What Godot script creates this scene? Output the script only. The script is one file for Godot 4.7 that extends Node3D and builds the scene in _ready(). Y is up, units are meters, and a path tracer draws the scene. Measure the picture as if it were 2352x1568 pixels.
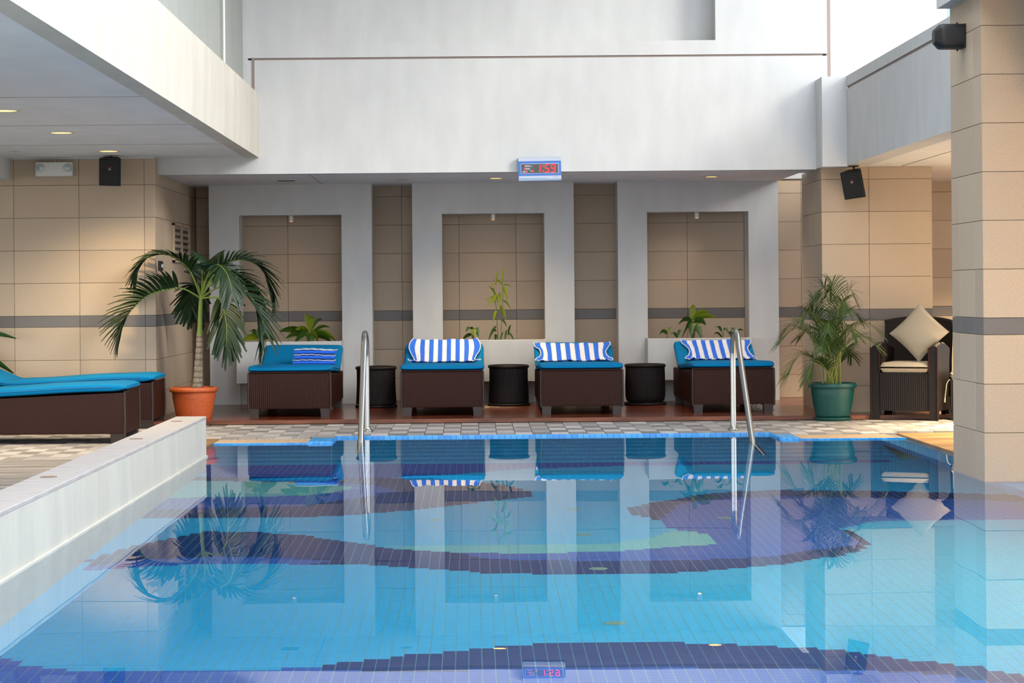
extends Node3D
# An indoor atrium pool: white atrium walls, beige tiled columns, wicker loungers along the far side.
# Units are metres; y = 0 is the wooden deck, the water lies at y = -0.06. The camera looks along -z.

const WATER := -0.06
const STONE := -0.042
const POOL_FLOOR := -1.165

var rng := RandomNumberGenerator.new()
var names := {}
var mats := {}
var box_cache := {}
var tex := {}

# ---------------------------------------------------------------- mesh builder
class MB:
	var v := PackedVector3Array()
	var n := PackedVector3Array()
	var uv := PackedVector2Array()
	var c := PackedColorArray()
	var i := PackedInt32Array()
	var col := Color.WHITE
	func tri(a: Vector3, b: Vector3, d: Vector3) -> void:
		var k := v.size()
		var nn := (b - a).cross(d - a).normalized()
		v.append_array([a, b, d])
		n.append_array([nn, nn, nn])
		uv.append_array([Vector2(a.x + a.z, a.y), Vector2(b.x + b.z, b.y), Vector2(d.x + d.z, d.y)])
		c.append_array([col, col, col])
		i.append_array([k, k + 2, k + 1])
	func quad(a: Vector3, b: Vector3, d: Vector3, e: Vector3) -> void:
		var k := v.size()
		var nn := (b - a).cross(d - a).normalized()
		v.append_array([a, b, d, e])
		n.append_array([nn, nn, nn, nn])
		uv.append_array([Vector2(0, 0), Vector2(1, 0), Vector2(1, 1), Vector2(0, 1)])
		c.append_array([col, col, col, col])
		i.append_array([k, k + 2, k + 1, k, k + 3, k + 2])
	func box(lo: Vector3, hi: Vector3) -> void:
		var p := []
		for k in 8:
			p.append(Vector3(hi.x if k & 1 else lo.x, hi.y if k & 2 else lo.y, hi.z if k & 4 else lo.z))
		hexa(p)
	func obox(center: Vector3, size: Vector3, basis: Basis) -> void:
		var p := []
		for k in 8:
			p.append(center + basis * (size * 0.5 * Vector3(1 if k & 1 else -1, 1 if k & 2 else -1, 1 if k & 4 else -1)))
		hexa(p)
	func hexa(p: Array) -> void: # corners numbered x + 2y + 4z
		quad(p[4], p[5], p[7], p[6])
		quad(p[1], p[0], p[2], p[3])
		quad(p[5], p[1], p[3], p[7])
		quad(p[0], p[4], p[6], p[2])
		quad(p[6], p[7], p[3], p[2])
		quad(p[0], p[1], p[5], p[4])
	func grid(rows: Array, closed := false, flip := false, colors := []) -> void:
		var nr := rows.size()
		var nc: int = rows[0].size()
		var k := v.size()
		for r in nr:
			for q in nc:
				var a: Vector3 = rows[r][(q + 1) % nc if closed else mini(q + 1, nc - 1)]
				var b: Vector3 = rows[r][(q - 1 + nc) % nc if closed else maxi(q - 1, 0)]
				var e: Vector3 = rows[mini(r + 1, nr - 1)][q]
				var f: Vector3 = rows[maxi(r - 1, 0)][q]
				var nn := (a - b).cross(e - f)
				if nn.length_squared() < 1e-14:
					nn = Vector3.UP if flip == false else Vector3.DOWN
				nn = nn.normalized()
				v.append(rows[r][q])
				n.append(-nn if flip else nn)
				uv.append(Vector2(float(q) / nc, float(r) / nr))
				c.append(colors[r][q] if colors.size() else col)
		for r in nr - 1:
			for q in (nc if closed else nc - 1):
				var p0 := k + r * nc + q
				var p1 := k + r * nc + (q + 1) % nc
				var p2 := p1 + nc
				var p3 := p0 + nc
				if flip:
					i.append_array([p0, p1, p2, p0, p2, p3])
				else:
					i.append_array([p0, p2, p1, p0, p3, p2])
	func cap(ring: Array, flip := false) -> void:
		var m := Vector3.ZERO
		for p in ring:
			m += p
		m /= ring.size()
		for q in ring.size():
			var a: Vector3 = ring[q]
			var b: Vector3 = ring[(q + 1) % ring.size()]
			if flip:
				tri(m, b, a)
			else:
				tri(m, a, b)
	func tube(path: Array, radii: Array, sides := 8, ends := true) -> void:
		var rows := []
		var up := Vector3.UP
		var t0: Vector3 = (path[1] - path[0]).normalized()
		if absf(t0.dot(up)) > 0.9:
			up = Vector3.RIGHT
		var nx := (up - t0 * up.dot(t0)).normalized()
		for k in path.size():
			var t: Vector3 = (path[mini(k + 1, path.size() - 1)] - path[maxi(k - 1, 0)]).normalized()
			nx = (nx - t * nx.dot(t)).normalized()
			var ny := t.cross(nx)
			var rr: float = radii[mini(k, radii.size() - 1)]
			var row := []
			for q in sides:
				var a := TAU * q / sides
				row.append(path[k] + nx * cos(a) * rr + ny * sin(a) * rr)
			rows.append(row)
		grid(rows, true)
		if ends:
			cap(rows[0], true)
			cap(rows[-1])
	func lathe(profile: Array, sides := 32, at := Vector3.ZERO) -> void: # profile [r, y] from the bottom outwards and up
		var rows := []
		for p in profile:
			var row := []
			for q in sides:
				var a := -TAU * q / sides
				row.append(at + Vector3(p[0] * cos(a), p[1], p[0] * sin(a)))
			rows.append(row)
		grid(rows, true)
	func leaf(pts: Array, width: float, side: Vector3, fold := 0.25, fat := 0.45) -> void: # a blade along pts, folded along its midrib
		var m := pts.size()
		var rows := []
		for k in m:
			var t := float(k) / (m - 1)
			var w := width * 0.5 * maxf(pow(sin(PI * clampf(pow(t, 0.7) * 0.93 + 0.05, 0, 1)), 0.75) if fat > 0.3 else (0.35 + 0.65 * sin(PI * minf(t * 0.9 + 0.16, 1.0))), 0.02)
			var tan_: Vector3 = (pts[mini(k + 1, m - 1)] - pts[maxi(k - 1, 0)]).normalized()
			var s := (side - tan_ * side.dot(tan_)).normalized()
			var u := tan_.cross(s)
			rows.append([pts[k] - s * w + u * w * fold, pts[k] - s * w * 0.5 + u * w * fold * 0.35, pts[k], pts[k] + s * w * 0.5 + u * w * fold * 0.35, pts[k] + s * w + u * w * fold])
		grid(rows)
	func mesh() -> ArrayMesh:
		var a := []
		a.resize(Mesh.ARRAY_MAX)
		a[Mesh.ARRAY_VERTEX] = v
		a[Mesh.ARRAY_NORMAL] = n
		a[Mesh.ARRAY_TEX_UV] = uv
		a[Mesh.ARRAY_COLOR] = c
		a[Mesh.ARRAY_INDEX] = i
		var m := ArrayMesh.new()
		m.add_surface_from_arrays(Mesh.PRIMITIVE_TRIANGLES, a)
		return m

# ---------------------------------------------------------------- helpers
func numbered(called: String) -> String:
	if not names.has(called):
		names[called] = 0
		return called
	names[called] += 1
	return "%s_%03d" % [called, names[called]]

func thing(called: String, label: String, category: String, at := Vector3.ZERO, turn := 0.0, group := "") -> Node3D:
	var o := Node3D.new()
	o.name = numbered(called)
	add_child(o)
	o.position = at
	o.rotation.y = turn
	o.set_meta("label", label)
	o.set_meta("category", category)
	if group:
		o.set_meta("group", group)
	return o

func struct(called: String) -> Node3D:
	var o := Node3D.new()
	o.name = numbered(called)
	add_child(o)
	o.set_meta("kind", "structure")
	return o

func put(mesh, called: String, material: Material, parent: Node, at := Vector3.ZERO, turn := Vector3.ZERO, label := "") -> MeshInstance3D:
	var o := MeshInstance3D.new()
	o.mesh = mesh.mesh() if mesh is MB else mesh
	o.material_override = material
	o.name = called if parent != self else numbered(called)
	parent.add_child(o, true)
	o.position = at
	o.rotation = turn
	if label:
		o.set_meta("label", label)
	return o

func slab(called: String, lo: Vector3, hi: Vector3, material: Material, parent: Node) -> MeshInstance3D:
	var b := MB.new()
	b.box(lo, hi)
	return put(b, called, material, parent)

func tag(o: Node, label: String, category: String, group := "") -> void:
	o.set_meta("label", label)
	o.set_meta("category", category)
	if group:
		o.set_meta("group", group)

func copy_of(o: Node3D, called: String, label: String, at: Vector3, turn := 0.0) -> Node3D:
	var r: Node3D = o.duplicate()
	r.name = numbered(called)
	add_child(r)
	r.position = at
	r.rotation.y = turn
	r.set_meta("label", label)
	return r

func cbox(size: Vector3, bevel := 0.003) -> ArrayMesh: # a box with chamfered edges, 44 triangles, shared between equal pieces
	var key := "%.4f %.4f %.4f %.4f" % [size.x, size.y, size.z, bevel]
	if box_cache.has(key):
		return box_cache[key]
	var b := MB.new()
	var h := size * 0.5
	var e := Vector3.ONE * bevel
	var g := h - e
	for ax in 3:
		for s in [-1.0, 1.0]:
			var p := []
			for k in [[-1, -1], [1, -1], [1, 1], [-1, 1]]:
				var q := Vector3.ZERO
				q[ax] = h[ax] * s
				q[(ax + 1) % 3] = g[(ax + 1) % 3] * k[0]
				q[(ax + 2) % 3] = g[(ax + 2) % 3] * k[1]
				p.append(q)
			if s > 0:
				b.quad(p[0], p[1], p[2], p[3])
			else:
				b.quad(p[3], p[2], p[1], p[0])
	for ax in 3:
		for s in [-1.0, 1.0]:
			for t in [-1.0, 1.0]:
				var a1 := Vector3.ZERO
				var a2 := Vector3.ZERO
				var i1 := (ax + 1) % 3
				var i2 := (ax + 2) % 3
				a1[ax] = -g[ax]
				a1[i1] = h[i1] * s
				a1[i2] = g[i2] * t
				a2[ax] = -g[ax]
				a2[i1] = g[i1] * s
				a2[i2] = h[i2] * t
				var b1 := a1
				var b2 := a2
				b1[ax] = g[ax]
				b2[ax] = g[ax]
				if s * t > 0:
					b.quad(a1, a2, b2, b1)
				else:
					b.quad(a1, b1, b2, a2)
	for k in 8:
		var s := Vector3(1 if k & 1 else -1, 1 if k & 2 else -1, 1 if k & 4 else -1)
		var p0 := Vector3(h.x, g.y, g.z) * s
		var p1 := Vector3(g.x, h.y, g.z) * s
		var p2 := Vector3(g.x, g.y, h.z) * s
		if s.x * s.y * s.z > 0:
			b.tri(p0, p1, p2)
		else:
			b.tri(p0, p2, p1)
	# turn any face that looks inwards
	for t in range(0, b.i.size(), 3):
		var i0 := b.i[t]
		var mid := (b.v[b.i[t]] + b.v[b.i[t + 1]] + b.v[b.i[t + 2]]) / 3.0
		if b.n[i0].dot(mid) < 0:
			for q in 3:
				if b.n[b.i[t + q]].dot(mid) < 0:
					b.n[b.i[t + q]] = -b.n[b.i[t + q]]
		var fn := (b.v[b.i[t + 2]] - b.v[b.i[t]]).cross(b.v[b.i[t + 1]] - b.v[b.i[t]])
		if fn.dot(mid) < 0:
			var sw := b.i[t + 1]
			b.i[t + 1] = b.i[t + 2]
			b.i[t + 2] = sw
	box_cache[key] = b.mesh()
	return box_cache[key]

func smooth_path(ctrl: Array, count: int) -> Array: # Catmull-Rom through the points
	var out := []
	var m := ctrl.size()
	for k in count:
		var t := float(k) / (count - 1) * (m - 1)
		var s := mini(int(t), m - 2)
		var f := t - s
		var p0: Vector3 = ctrl[maxi(s - 1, 0)]
		var p1: Vector3 = ctrl[s]
		var p2: Vector3 = ctrl[s + 1]
		var p3: Vector3 = ctrl[mini(s + 2, m - 1)]
		out.append(p1.cubic_interpolate(p2, p0, p3, f))
	return out

# ---------------------------------------------------------------- materials
func noise_tex(key: String, size: int, freq: float, octaves: int, lo: float, hi: float, stretch := Vector2.ONE, seed_ := 1, gain := 0.5) -> ImageTexture:
	if tex.has(key):
		return tex[key]
	var nz := FastNoiseLite.new()
	nz.seed = seed_
	nz.noise_type = FastNoiseLite.TYPE_SIMPLEX_SMOOTH
	nz.frequency = freq
	nz.fractal_octaves = octaves
	nz.fractal_gain = gain
	var src := nz.get_seamless_image(int(size * stretch.x), int(size * stretch.y), false, false, 0.1, true)
	src.resize(size, size, Image.INTERPOLATE_BILINEAR)
	var img := Image.create(size, size, false, Image.FORMAT_RGB8)
	for y in size:
		for x in size:
			var q := lerpf(lo, hi, src.get_pixel(x, y).r)
			img.set_pixel(x, y, Color(q, q, q))
	tex[key] = ImageTexture.create_from_image(img)
	return tex[key]

func mat(key: String, color: Color, rough := 0.6, opts := {}) -> StandardMaterial3D:
	if mats.has(key):
		return mats[key]
	var m := StandardMaterial3D.new()
	m.resource_name = key
	m.albedo_color = color
	m.roughness = rough
	if opts.has("metal"):
		m.metallic = opts.metal
	if opts.has("spec"):
		m.metallic_specular = opts.spec
	if opts.has("tex"):
		m.albedo_texture = opts.tex
		m.uv1_triplanar = true
		m.uv1_world_triplanar = opts.get("world", true)
		m.uv1_scale = opts.get("scale", Vector3.ONE)
		m.uv1_triplanar_sharpness = 8.0
	if opts.has("bump"):
		m.heightmap_enabled = true
		m.heightmap_texture = opts.bump
		m.heightmap_scale = opts.get("bump_cm", 0.1)
		m.uv1_triplanar = true
		m.uv1_world_triplanar = opts.get("world", true)
		m.uv1_scale = opts.get("scale", Vector3.ONE)
	if opts.has("glow"):
		m.emission_enabled = true
		m.emission = opts.glow
		m.emission_energy_multiplier = opts.get("energy", 1.0)
	if opts.has("vertex"):
		m.vertex_color_use_as_albedo = true
	if opts.has("back"):
		m.backlight_enabled = true
		m.backlight = opts.back
	if opts.has("coat"):
		m.clearcoat_enabled = true
		m.clearcoat = opts.coat
		m.clearcoat_roughness = opts.get("coat_rough", 0.1)
	if opts.has("rim"):
		m.rim_enabled = true
		m.rim = opts.rim
		m.rim_tint = 0.5
	mats[key] = m
	return m

func make_materials() -> void:
	var plaster := noise_tex("plaster", 512, 0.012, 4, 0.95, 1.0, Vector2(1, 0.6), 3)
	var grain := noise_tex("grain", 512, 0.09, 4, 0.87, 1.0, Vector2.ONE, 5, 0.75)
	var blotch := noise_tex("blotch", 512, 0.02, 5, 0.84, 1.0, Vector2.ONE, 9, 0.65)
	var relief := noise_tex("relief", 512, 0.06, 3, 0.0, 1.0, Vector2.ONE, 12)
	var woodt := noise_tex("wood", 512, 0.03, 5, 0.55, 1.0, Vector2(0.12, 1.0), 21, 0.6)
	var cloth := noise_tex("cloth", 256, 0.2, 2, 0.85, 1.0, Vector2.ONE, 31)
	mat("plaster", Color(0.775, 0.777, 0.775), 0.75, {"tex": plaster, "scale": Vector3(0.6, 0.35, 0.6)})
	mat("ceiling_paint", Color(0.89, 0.89, 0.89), 0.7, {"tex": plaster, "scale": Vector3(0.4, 0.4, 0.4)})
	mat("concrete", Color(0.785, 0.765, 0.715), 0.7, {"tex": noise_tex("streaks", 512, 0.012, 4, 0.93, 1.0, Vector2(1, 0.4), 41, 0.6), "scale": Vector3(0.5, 0.35, 0.5)})
	mat("cap_stone", Color(0.76, 0.73, 0.71), 0.55, {"tex": noise_tex("cap", 512, 0.03, 5, 0.82, 1.0, Vector2(0.2, 1), 43, 0.6), "scale": Vector3(0.9, 0.9, 0.9)})
	for k in 4:
		var t: float = [0.0, 0.012, -0.014, 0.022][k]
		mat("tile_%d" % k, Color(0.735 + t, 0.65 + t, 0.555 + t * 0.8), 0.55, {"tex": grain, "scale": Vector3(1.7, 1.7, 1.7), "bump": relief, "bump_cm": 0.06})
		mat("band_%d" % k, Color(0.43 + t, 0.405 + t, 0.39 + t), 0.5, {"tex": grain, "scale": Vector3(1.7, 1.7, 1.7)})
	mat("grout", Color(0.45, 0.38, 0.31), 0.9)
	mat("groove", Color(0.55, 0.49, 0.46), 0.9)
	mat("siding", Color(0.6, 0.62, 0.6), 0.55, {"tex": plaster, "scale": Vector3(0.6, 0.3, 0.6)})
	mat("siding_gap", Color(0.42, 0.43, 0.42), 0.7)
	mat("stone_base", Color(0.42, 0.4, 0.385), 0.85)
	for k in 5:
		var g: float = [0.8, 0.74, 0.66, 0.58, 0.52][k]
		mat("paver_%d" % k, Color(g, g * 0.975, g * 0.965), 0.6, {"tex": noise_tex("paver", 512, 0.05, 5, 0.78, 1.0, Vector2(0.25, 1), 51, 0.7), "scale": Vector3(1.3, 1.3, 1.3)})
	mat("board", Color(0.66, 0.645, 0.64), 0.65, {"tex": woodt, "scale": Vector3(0.7, 0.7, 0.7)})
	mat("tan", Color(0.72, 0.56, 0.38), 0.5, {"tex": woodt, "scale": Vector3(0.5, 0.5, 0.5)})
	mat("slat", Color(0.8, 0.69, 0.56), 0.5)
	mat("black_gap", Color(0.06, 0.055, 0.05), 0.9)
	for k in 4:
		var t: float = [0.0, 0.04, -0.03, 0.07][k]
		mat("plank_%d" % k, Color(0.5 + t, 0.22 + t * 0.5, 0.11 + t * 0.3), 0.26, {"tex": woodt, "scale": Vector3(0.8, 0.8, 0.8), "coat": 0.35, "coat_rough": 0.18})
	mat("nosing", Color(0.55, 0.31, 0.19), 0.5, {"tex": woodt, "scale": Vector3(0.8, 0.8, 0.8)})
	var ribs := noise_tex("weave", 256, 0.12, 3, 0.55, 1.0, Vector2(1, 1), 61, 0.7)
	mat("wicker", Color(0.25, 0.125, 0.09), 0.5, {"tex": ribs, "scale": Vector3(6, 14, 6), "world": false, "spec": 0.3})
	mat("wicker_dark", Color(0.115, 0.072, 0.065), 0.6, {"tex": ribs, "scale": Vector3(6, 14, 6), "world": false, "spec": 0.4})
	mat("leg_wood", Color(0.22, 0.15, 0.12), 0.5, {"tex": ribs, "scale": Vector3(8, 3, 8), "world": false})
	mat("mattress", Color(0.0, 0.48, 0.7), 0.85, {"spec": 0.25, "tex": cloth, "scale": Vector3(8, 8, 8), "world": false})
	mat("piping", Color(0.03, 0.38, 0.6), 0.8)
	mat("cream", Color(0.76, 0.71, 0.62), 0.85, {"tex": cloth, "scale": Vector3(8, 8, 8), "world": false, "rim": 0.3})
	mat("towel", Color.WHITE, 0.95, {"vertex": true, "bump": noise_tex("terry", 256, 0.25, 2, 0.0, 1.0, Vector2.ONE, 71), "bump_cm": 0.15, "scale": Vector3(7, 7, 7)})
	mat("terracotta", Color(0.78, 0.37, 0.18), 0.5, {"tex": blotch, "scale": Vector3(3, 3, 3)})
	mat("green_pot", Color(0.035, 0.27, 0.25), 0.4)
	mat("teal_saucer", Color(0.18, 0.52, 0.47), 0.45)
	mat("soil", Color(0.16, 0.11, 0.08), 0.95, {"tex": grain, "scale": Vector3(6, 6, 6)})
	mat("trunk", Color.WHITE, 0.8, {"vertex": true, "tex": grain, "scale": Vector3(7, 7, 7)})
	mat("frond", Color(0.095, 0.2, 0.085), 0.45, {"tex": blotch, "scale": Vector3(4, 4, 4), "back": Color(0.1, 0.17, 0.04)})
	mat("rachis", Color(0.42, 0.52, 0.2), 0.5)
	mat("areca", Color(0.23, 0.34, 0.11), 0.45, {"tex": blotch, "scale": Vector3(4, 4, 4), "back": Color(0.2, 0.3, 0.06)})
	mat("areca_stem", Color(0.5, 0.52, 0.2), 0.5)
	mat("leaf_deep", Color(0.24, 0.36, 0.1), 0.4, {"tex": blotch, "scale": Vector3(9, 9, 9), "back": Color(0.2, 0.28, 0.04)})
	mat("leaf_lime", Color(0.5, 0.56, 0.1), 0.4, {"tex": blotch, "scale": Vector3(9, 9, 9), "back": Color(0.35, 0.38, 0.04)})
	mat("stem", Color(0.3, 0.38, 0.14), 0.5)
	mat("steel", Color(0.68, 0.68, 0.67), 0.27, {"metal": 1.0})
	mat("white_plastic", Color(0.82, 0.81, 0.78), 0.4)
	mat("black_plastic", Color(0.045, 0.045, 0.05), 0.5)
	mat("black_grille", Color(0.03, 0.03, 0.035), 0.65, {"tex": noise_tex("mesh_dots", 128, 0.4, 1, 0.6, 1.0, Vector2.ONE, 81), "scale": Vector3(20, 20, 20), "world": false})
	mat("orange_print", Color(0.75, 0.2, 0.07), 0.5)
	mat("white_print", Color(0.85, 0.88, 0.9), 0.5)
	mat("lamp_lens", Color(0.6, 0.7, 0.7), 0.15, {"spec": 0.8})
	mat("chrome", Color(0.75, 0.76, 0.76), 0.15, {"metal": 1.0})
	mat("silver", Color(0.5, 0.58, 0.68), 0.4, {"metal": 0.2})
	mat("pale_silver", Color(0.68, 0.71, 0.78), 0.4)
	mat("clock_blue", Color(0.2, 0.4, 0.72), 0.4)
	mat("clock_black", Color(0.06, 0.065, 0.08), 0.2)
	mat("clock_grey", Color(0.13, 0.14, 0.15), 0.2)
	mat("off_segment", Color(0.2, 0.07, 0.09), 0.3)
	mat("red_segment", Color(0.9, 0.03, 0.12), 0.4, {"glow": Color(1, 0.03, 0.12), "energy": 1.6})
	mat("ring", Color(0.8, 0.78, 0.74), 0.35)
	mat("warm_glow", Color(1, 0.86, 0.6), 0.5, {"glow": Color(1, 0.72, 0.36), "energy": 3.0})
	mat("dark_lamp", Color(0.25, 0.24, 0.22), 0.4)
	mat("rust", Color(0.55, 0.44, 0.34), 0.7)
	mat("inlet", Color(0.45, 0.6, 0.56), 0.5)
	mat("basin", Color(0.16, 0.5, 0.62), 0.5)
	mat("mosaic", Color.WHITE, 0.25, {"vertex": true})
	mat("pool_grout", Color(0.42, 0.66, 0.66), 0.8)
	for k in 3:
		mat("rim_%d" % k, [Color(0.22, 0.6, 0.88), Color(0.27, 0.64, 0.9), Color(0.19, 0.55, 0.84)][k], 0.25)
	mat("coping_line", Color(0.6, 0.74, 0.84), 0.4)
	var w := mat("water", Color(0.97, 0.995, 1.0, 0.0), 0.0)
	w.refraction_enabled = true
	w.refraction_scale = 0.0333
	w.transparency = BaseMaterial3D.TRANSPARENCY_ALPHA
	w.metallic_specular = 0.5
	var gl := mat("glass", Color(0.9, 0.95, 0.95, 0.1), 0.03)
	gl.transparency = BaseMaterial3D.TRANSPARENCY_ALPHA

# ---------------------------------------------------------------- camera and light
func make_camera() -> void:
	# level one-point perspective with a shifted lens (5000 px focal length on a 2352 x 1568 frame), vanishing point at (1085, 672)
	var cam := Camera3D.new()
	cam.name = "camera"
	add_child(cam)
	var near := 0.1
	var f := 5000.0
	cam.projection = Camera3D.PROJECTION_FRUSTUM
	cam.near = near
	cam.far = 200.0
	cam.size = 1568.0 / f * near
	cam.frustum_offset = Vector2((1176.0 - 1085.0) / f * near, -(784.0 - 672.0) / f * near)
	cam.position = Vector3(0, 1.13, 0)
	cam.rotation = Vector3(0, 0, -0.0084)
	cam.current = true

func make_light() -> void:
	var e := Environment.new()
	e.background_mode = Environment.BG_SKY
	var s := ProceduralSkyMaterial.new()
	s.sky_top_color = Color(0.93, 0.96, 1.0)
	s.sky_horizon_color = Color(0.98, 0.99, 1.0)
	s.ground_bottom_color = Color(0.55, 0.54, 0.52)
	s.ground_horizon_color = Color(0.7, 0.7, 0.7)
	s.sky_energy_multiplier = 1.6
	s.ground_energy_multiplier = 1.6
	var sky := Sky.new()
	sky.sky_material = s
	e.sky = sky
	e.tonemap_mode = Environment.TONE_MAPPER_LINEAR
	e.tonemap_exposure = 1.58
	e.sdfgi_enabled = true
	e.ssao_enabled = true
	e.ssil_enabled = true
	var we := WorldEnvironment.new()
	we.name = "world_environment"
	we.environment = e
	add_child(we)
	# hazy sun over the open right-hand side
	var sun := DirectionalLight3D.new()
	sun.name = "hazy_sun"
	add_child(sun)
	sun.look_at_from_position(Vector3(6.5, 3.7, 5.5), Vector3.ZERO)
	sun.light_color = Color(1.0, 0.985, 0.95)
	sun.light_energy = 0.5
	sun.light_angular_distance = 20.0
	sun.shadow_enabled = true

# ---------------------------------------------------------------- tiled walls
const ROWS := [-0.07, 0.24, 0.54, 0.844, 0.948, 1.248, 1.548, 1.848, 2.148, 2.448, 2.748, 3.048]

func tile_face(parent: Node, origin: Vector3, along: Vector3, facing: Vector3, joints: Array, top: float, bottom := -0.07) -> void:
	# one chamfered tile per cell; joints are distances along the wall, rows follow ROWS with a dark band at waist height
	var turn := atan2(facing.x, facing.z)
	for r in ROWS.size() - 1:
		var y0: float = maxf(ROWS[r], bottom)
		var y1: float = minf(ROWS[r + 1], top)
		if y1 - y0 < 0.02:
			continue
		for k in joints.size() - 1:
			var a: float = joints[k]
			var b: float = joints[k + 1]
			var size := Vector3(b - a - 0.003, y1 - y0 - 0.003, 0.014)
			var at := origin + along * (a + b) * 0.5 + facing * 0.007 + Vector3(0, (y0 + y1) * 0.5, 0)
			var kind := ("band_%d" if r == 3 else "tile_%d") % rng.randi_range(0, 3)
			put(cbox(size, 0.0015), "tile", mats[kind], parent, at, Vector3(0, turn, 0))

func joints_from(first: float, step: float, lo: float, hi: float) -> Array:
	var out := [lo]
	var q := first
	while q > lo + step:
		q -= step
	while q < lo + 0.03:
		q += step
	while q < hi - 0.03:
		out.append(q)
		q += step
	out.append(hi)
	return out

func tiled_column(lo: Vector3, hi: Vector3, faces: Dictionary) -> Node3D:
	var o := struct("wall_column")
	slab("core", lo + Vector3(0.014, 0, 0.014), hi - Vector3(0.014, 0, 0.014), mats.grout, o)
	if faces.has("front"):
		tile_face(o, Vector3(0, 0, hi.z - 0.014), Vector3.RIGHT, Vector3.BACK, faces.front, hi.y, lo.y)
	if faces.has("left"):
		tile_face(o, Vector3(lo.x + 0.014, 0, 0), Vector3.BACK, Vector3.LEFT, faces.left, hi.y, lo.y)
	if faces.has("right"):
		tile_face(o, Vector3(hi.x - 0.014, 0, 0), Vector3.BACK, Vector3.RIGHT, faces.right, hi.y, lo.y)
	return o

# ---------------------------------------------------------------- the shell
func make_shell() -> void:
	# back wall of beige tiles
	var wb := struct("wall_back")
	slab("core", Vector3(-3.0, -0.1, -23.2), Vector3(9.0, 2.3, -22.914), mats.grout, wb)
	tile_face(wb, Vector3(0, 0, -22.914), Vector3.RIGHT, Vector3.BACK, joints_from(0.463, 0.6, -2.9, 5.8), 2.28, 0.0)
	# white wall in the light well behind the right-hand ceiling
	slab("upper_face", Vector3(-3.0, 2.3, -23.2), Vector3(9.0, 7.0, -22.9), mats.plaster, wb)
	# left tiled block
	var wl := struct("wall_left")
	slab("core", Vector3(-9.0, -0.1, -23.2), Vector3(-2.924, 2.6, -20.014), mats.grout, wl)
	tile_face(wl, Vector3(0, 0, -20.014), Vector3.RIGHT, Vector3.BACK, joints_from(-3.008, 0.6, -6.0, -2.91), 2.42, -0.05)
	tile_face(wl, Vector3(-2.924, 0, 0), Vector3.FORWARD, Vector3.RIGHT, joints_from(20.6, 0.6, 20.0, 22.9), 2.42, -0.05)
	# white atrium wall over the far deck, with a groove and a recess
	var wu := struct("wall_upper")
	var z := -20.2
	var p: Material = mats.plaster
	slab("fascia", Vector3(-2.91, 2.255, -20.5), Vector3(3.31, 3.302, z), p, wu)
	slab("groove_line", Vector3(-2.02, 3.30, -20.5), Vector3(3.27, 3.33, z - 0.014), mats.groove, wu)
	slab("groove_return", Vector3(-2.03, 2.9, -20.5), Vector3(-2.005, 3.325, z + 0.004), mats.groove, wu)
	slab("upper_left", Vector3(-2.065, 3.322, -20.5), Vector3(-1.012, 5.8, z), p, wu)
	slab("upper_right", Vector3(2.275, 3.322, -20.5), Vector3(3.31, 5.8, z), p, wu)
	slab("recess_sill", Vector3(-1.012, 3.322, -20.5), Vector3(2.275, 3.455, z), p, wu)
	slab("recess_back", Vector3(-1.012, 3.455, -20.8), Vector3(2.275, 5.8, z - 0.28), p, wu)
	slab("shaded_return", Vector3(3.31, 3.07, -20.6), Vector3(3.35, 8.0, z - 0.05), mats.groove, wu)  # return face strip; its shade is put into the darker groove colour
	slab("corner_post", Vector3(-2.12, 2.99, -20.4), Vector3(-2.065, 8.0, z + 0.01), mats.plaster, wu)
	# pier and right-hand beam
	var pier := struct("wall_pier")
	slab("pier_block", Vector3(3.2, 2.252, -20.5), Vector3(3.43, 3.072, -19.84), p, pier)
	var rb := struct("trim_1")
	slab("beam_lower", Vector3(3.425, 2.26, -19.85), Vector3(3.62, 2.955, -3.0), p, rb)
	slab("beam_groove", Vector3(3.435, 2.95, -19.85), Vector3(3.6, 2.985, -3.0), mats.groove, rb)
	slab("beam_lip", Vector3(3.425, 2.98, -19.85), Vector3(3.62, 3.075, -3.0), p, rb)
	# bright wall beyond the open side, its metal frame, and the upper roof beam over the near column
	var wr := struct("wall_right")
	slab("outer_wall", Vector3(3.35, 2.9, -21.4), Vector3(4.62, 8.0, -21.1), mats.plaster, wr)
	slab("frame_post", Vector3(4.62, 2.9, -21.3), Vector3(4.66, 8.0, -21.1), mats.silver, wr)
	slab("roof_beam", Vector3(3.06, 2.965, -14.28), Vector3(3.42, 3.7, -3.0), p, wr)
	# left gallery: ceiling, beam, siding
	var cl := struct("ceiling_left")
	slab("ceiling_slab", Vector3(-9.0, 2.4, -20.2), Vector3(-1.975, 2.6, 1.0), mats.ceiling_paint, cl)
	for zz in [-18.3, -16.2, -13.9]:
		slab("ceiling_joint", Vector3(-9.0, 2.398, zz), Vector3(-2.1, 2.402, zz + 0.006), mats.groove, cl)
	var lb := struct("trim_2")
	slab("gallery_beam", Vector3(-2.1, 2.399, -20.2), Vector3(-1.97, 2.992, 1.0), mats.concrete, lb)
	var sd := struct("wall_gallery")
	slab("siding_back", Vector3(-2.3, 2.6, -20.3), Vector3(-2.122, 8.0, 1.0), mats.siding_gap, sd)
	var zs := [-20.2, -19.32, -18.32, -17.46, -16.63, -15.78, -14.93, -14.08, -13.23]
	for k in zs.size() - 1:
		var b := MB.new()
		b.box(Vector3(-2.122, 2.7, zs[k] + 0.006), Vector3(-2.11, 8.0, zs[k + 1] - 0.006))
		put(b, "siding_panel", mats.siding, sd)
	var pipe := MB.new()
	pipe.tube([Vector3(-2.085, 2.9, -18.42), Vector3(-2.085, 8.0, -18.42)], [0.012], 8)
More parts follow.
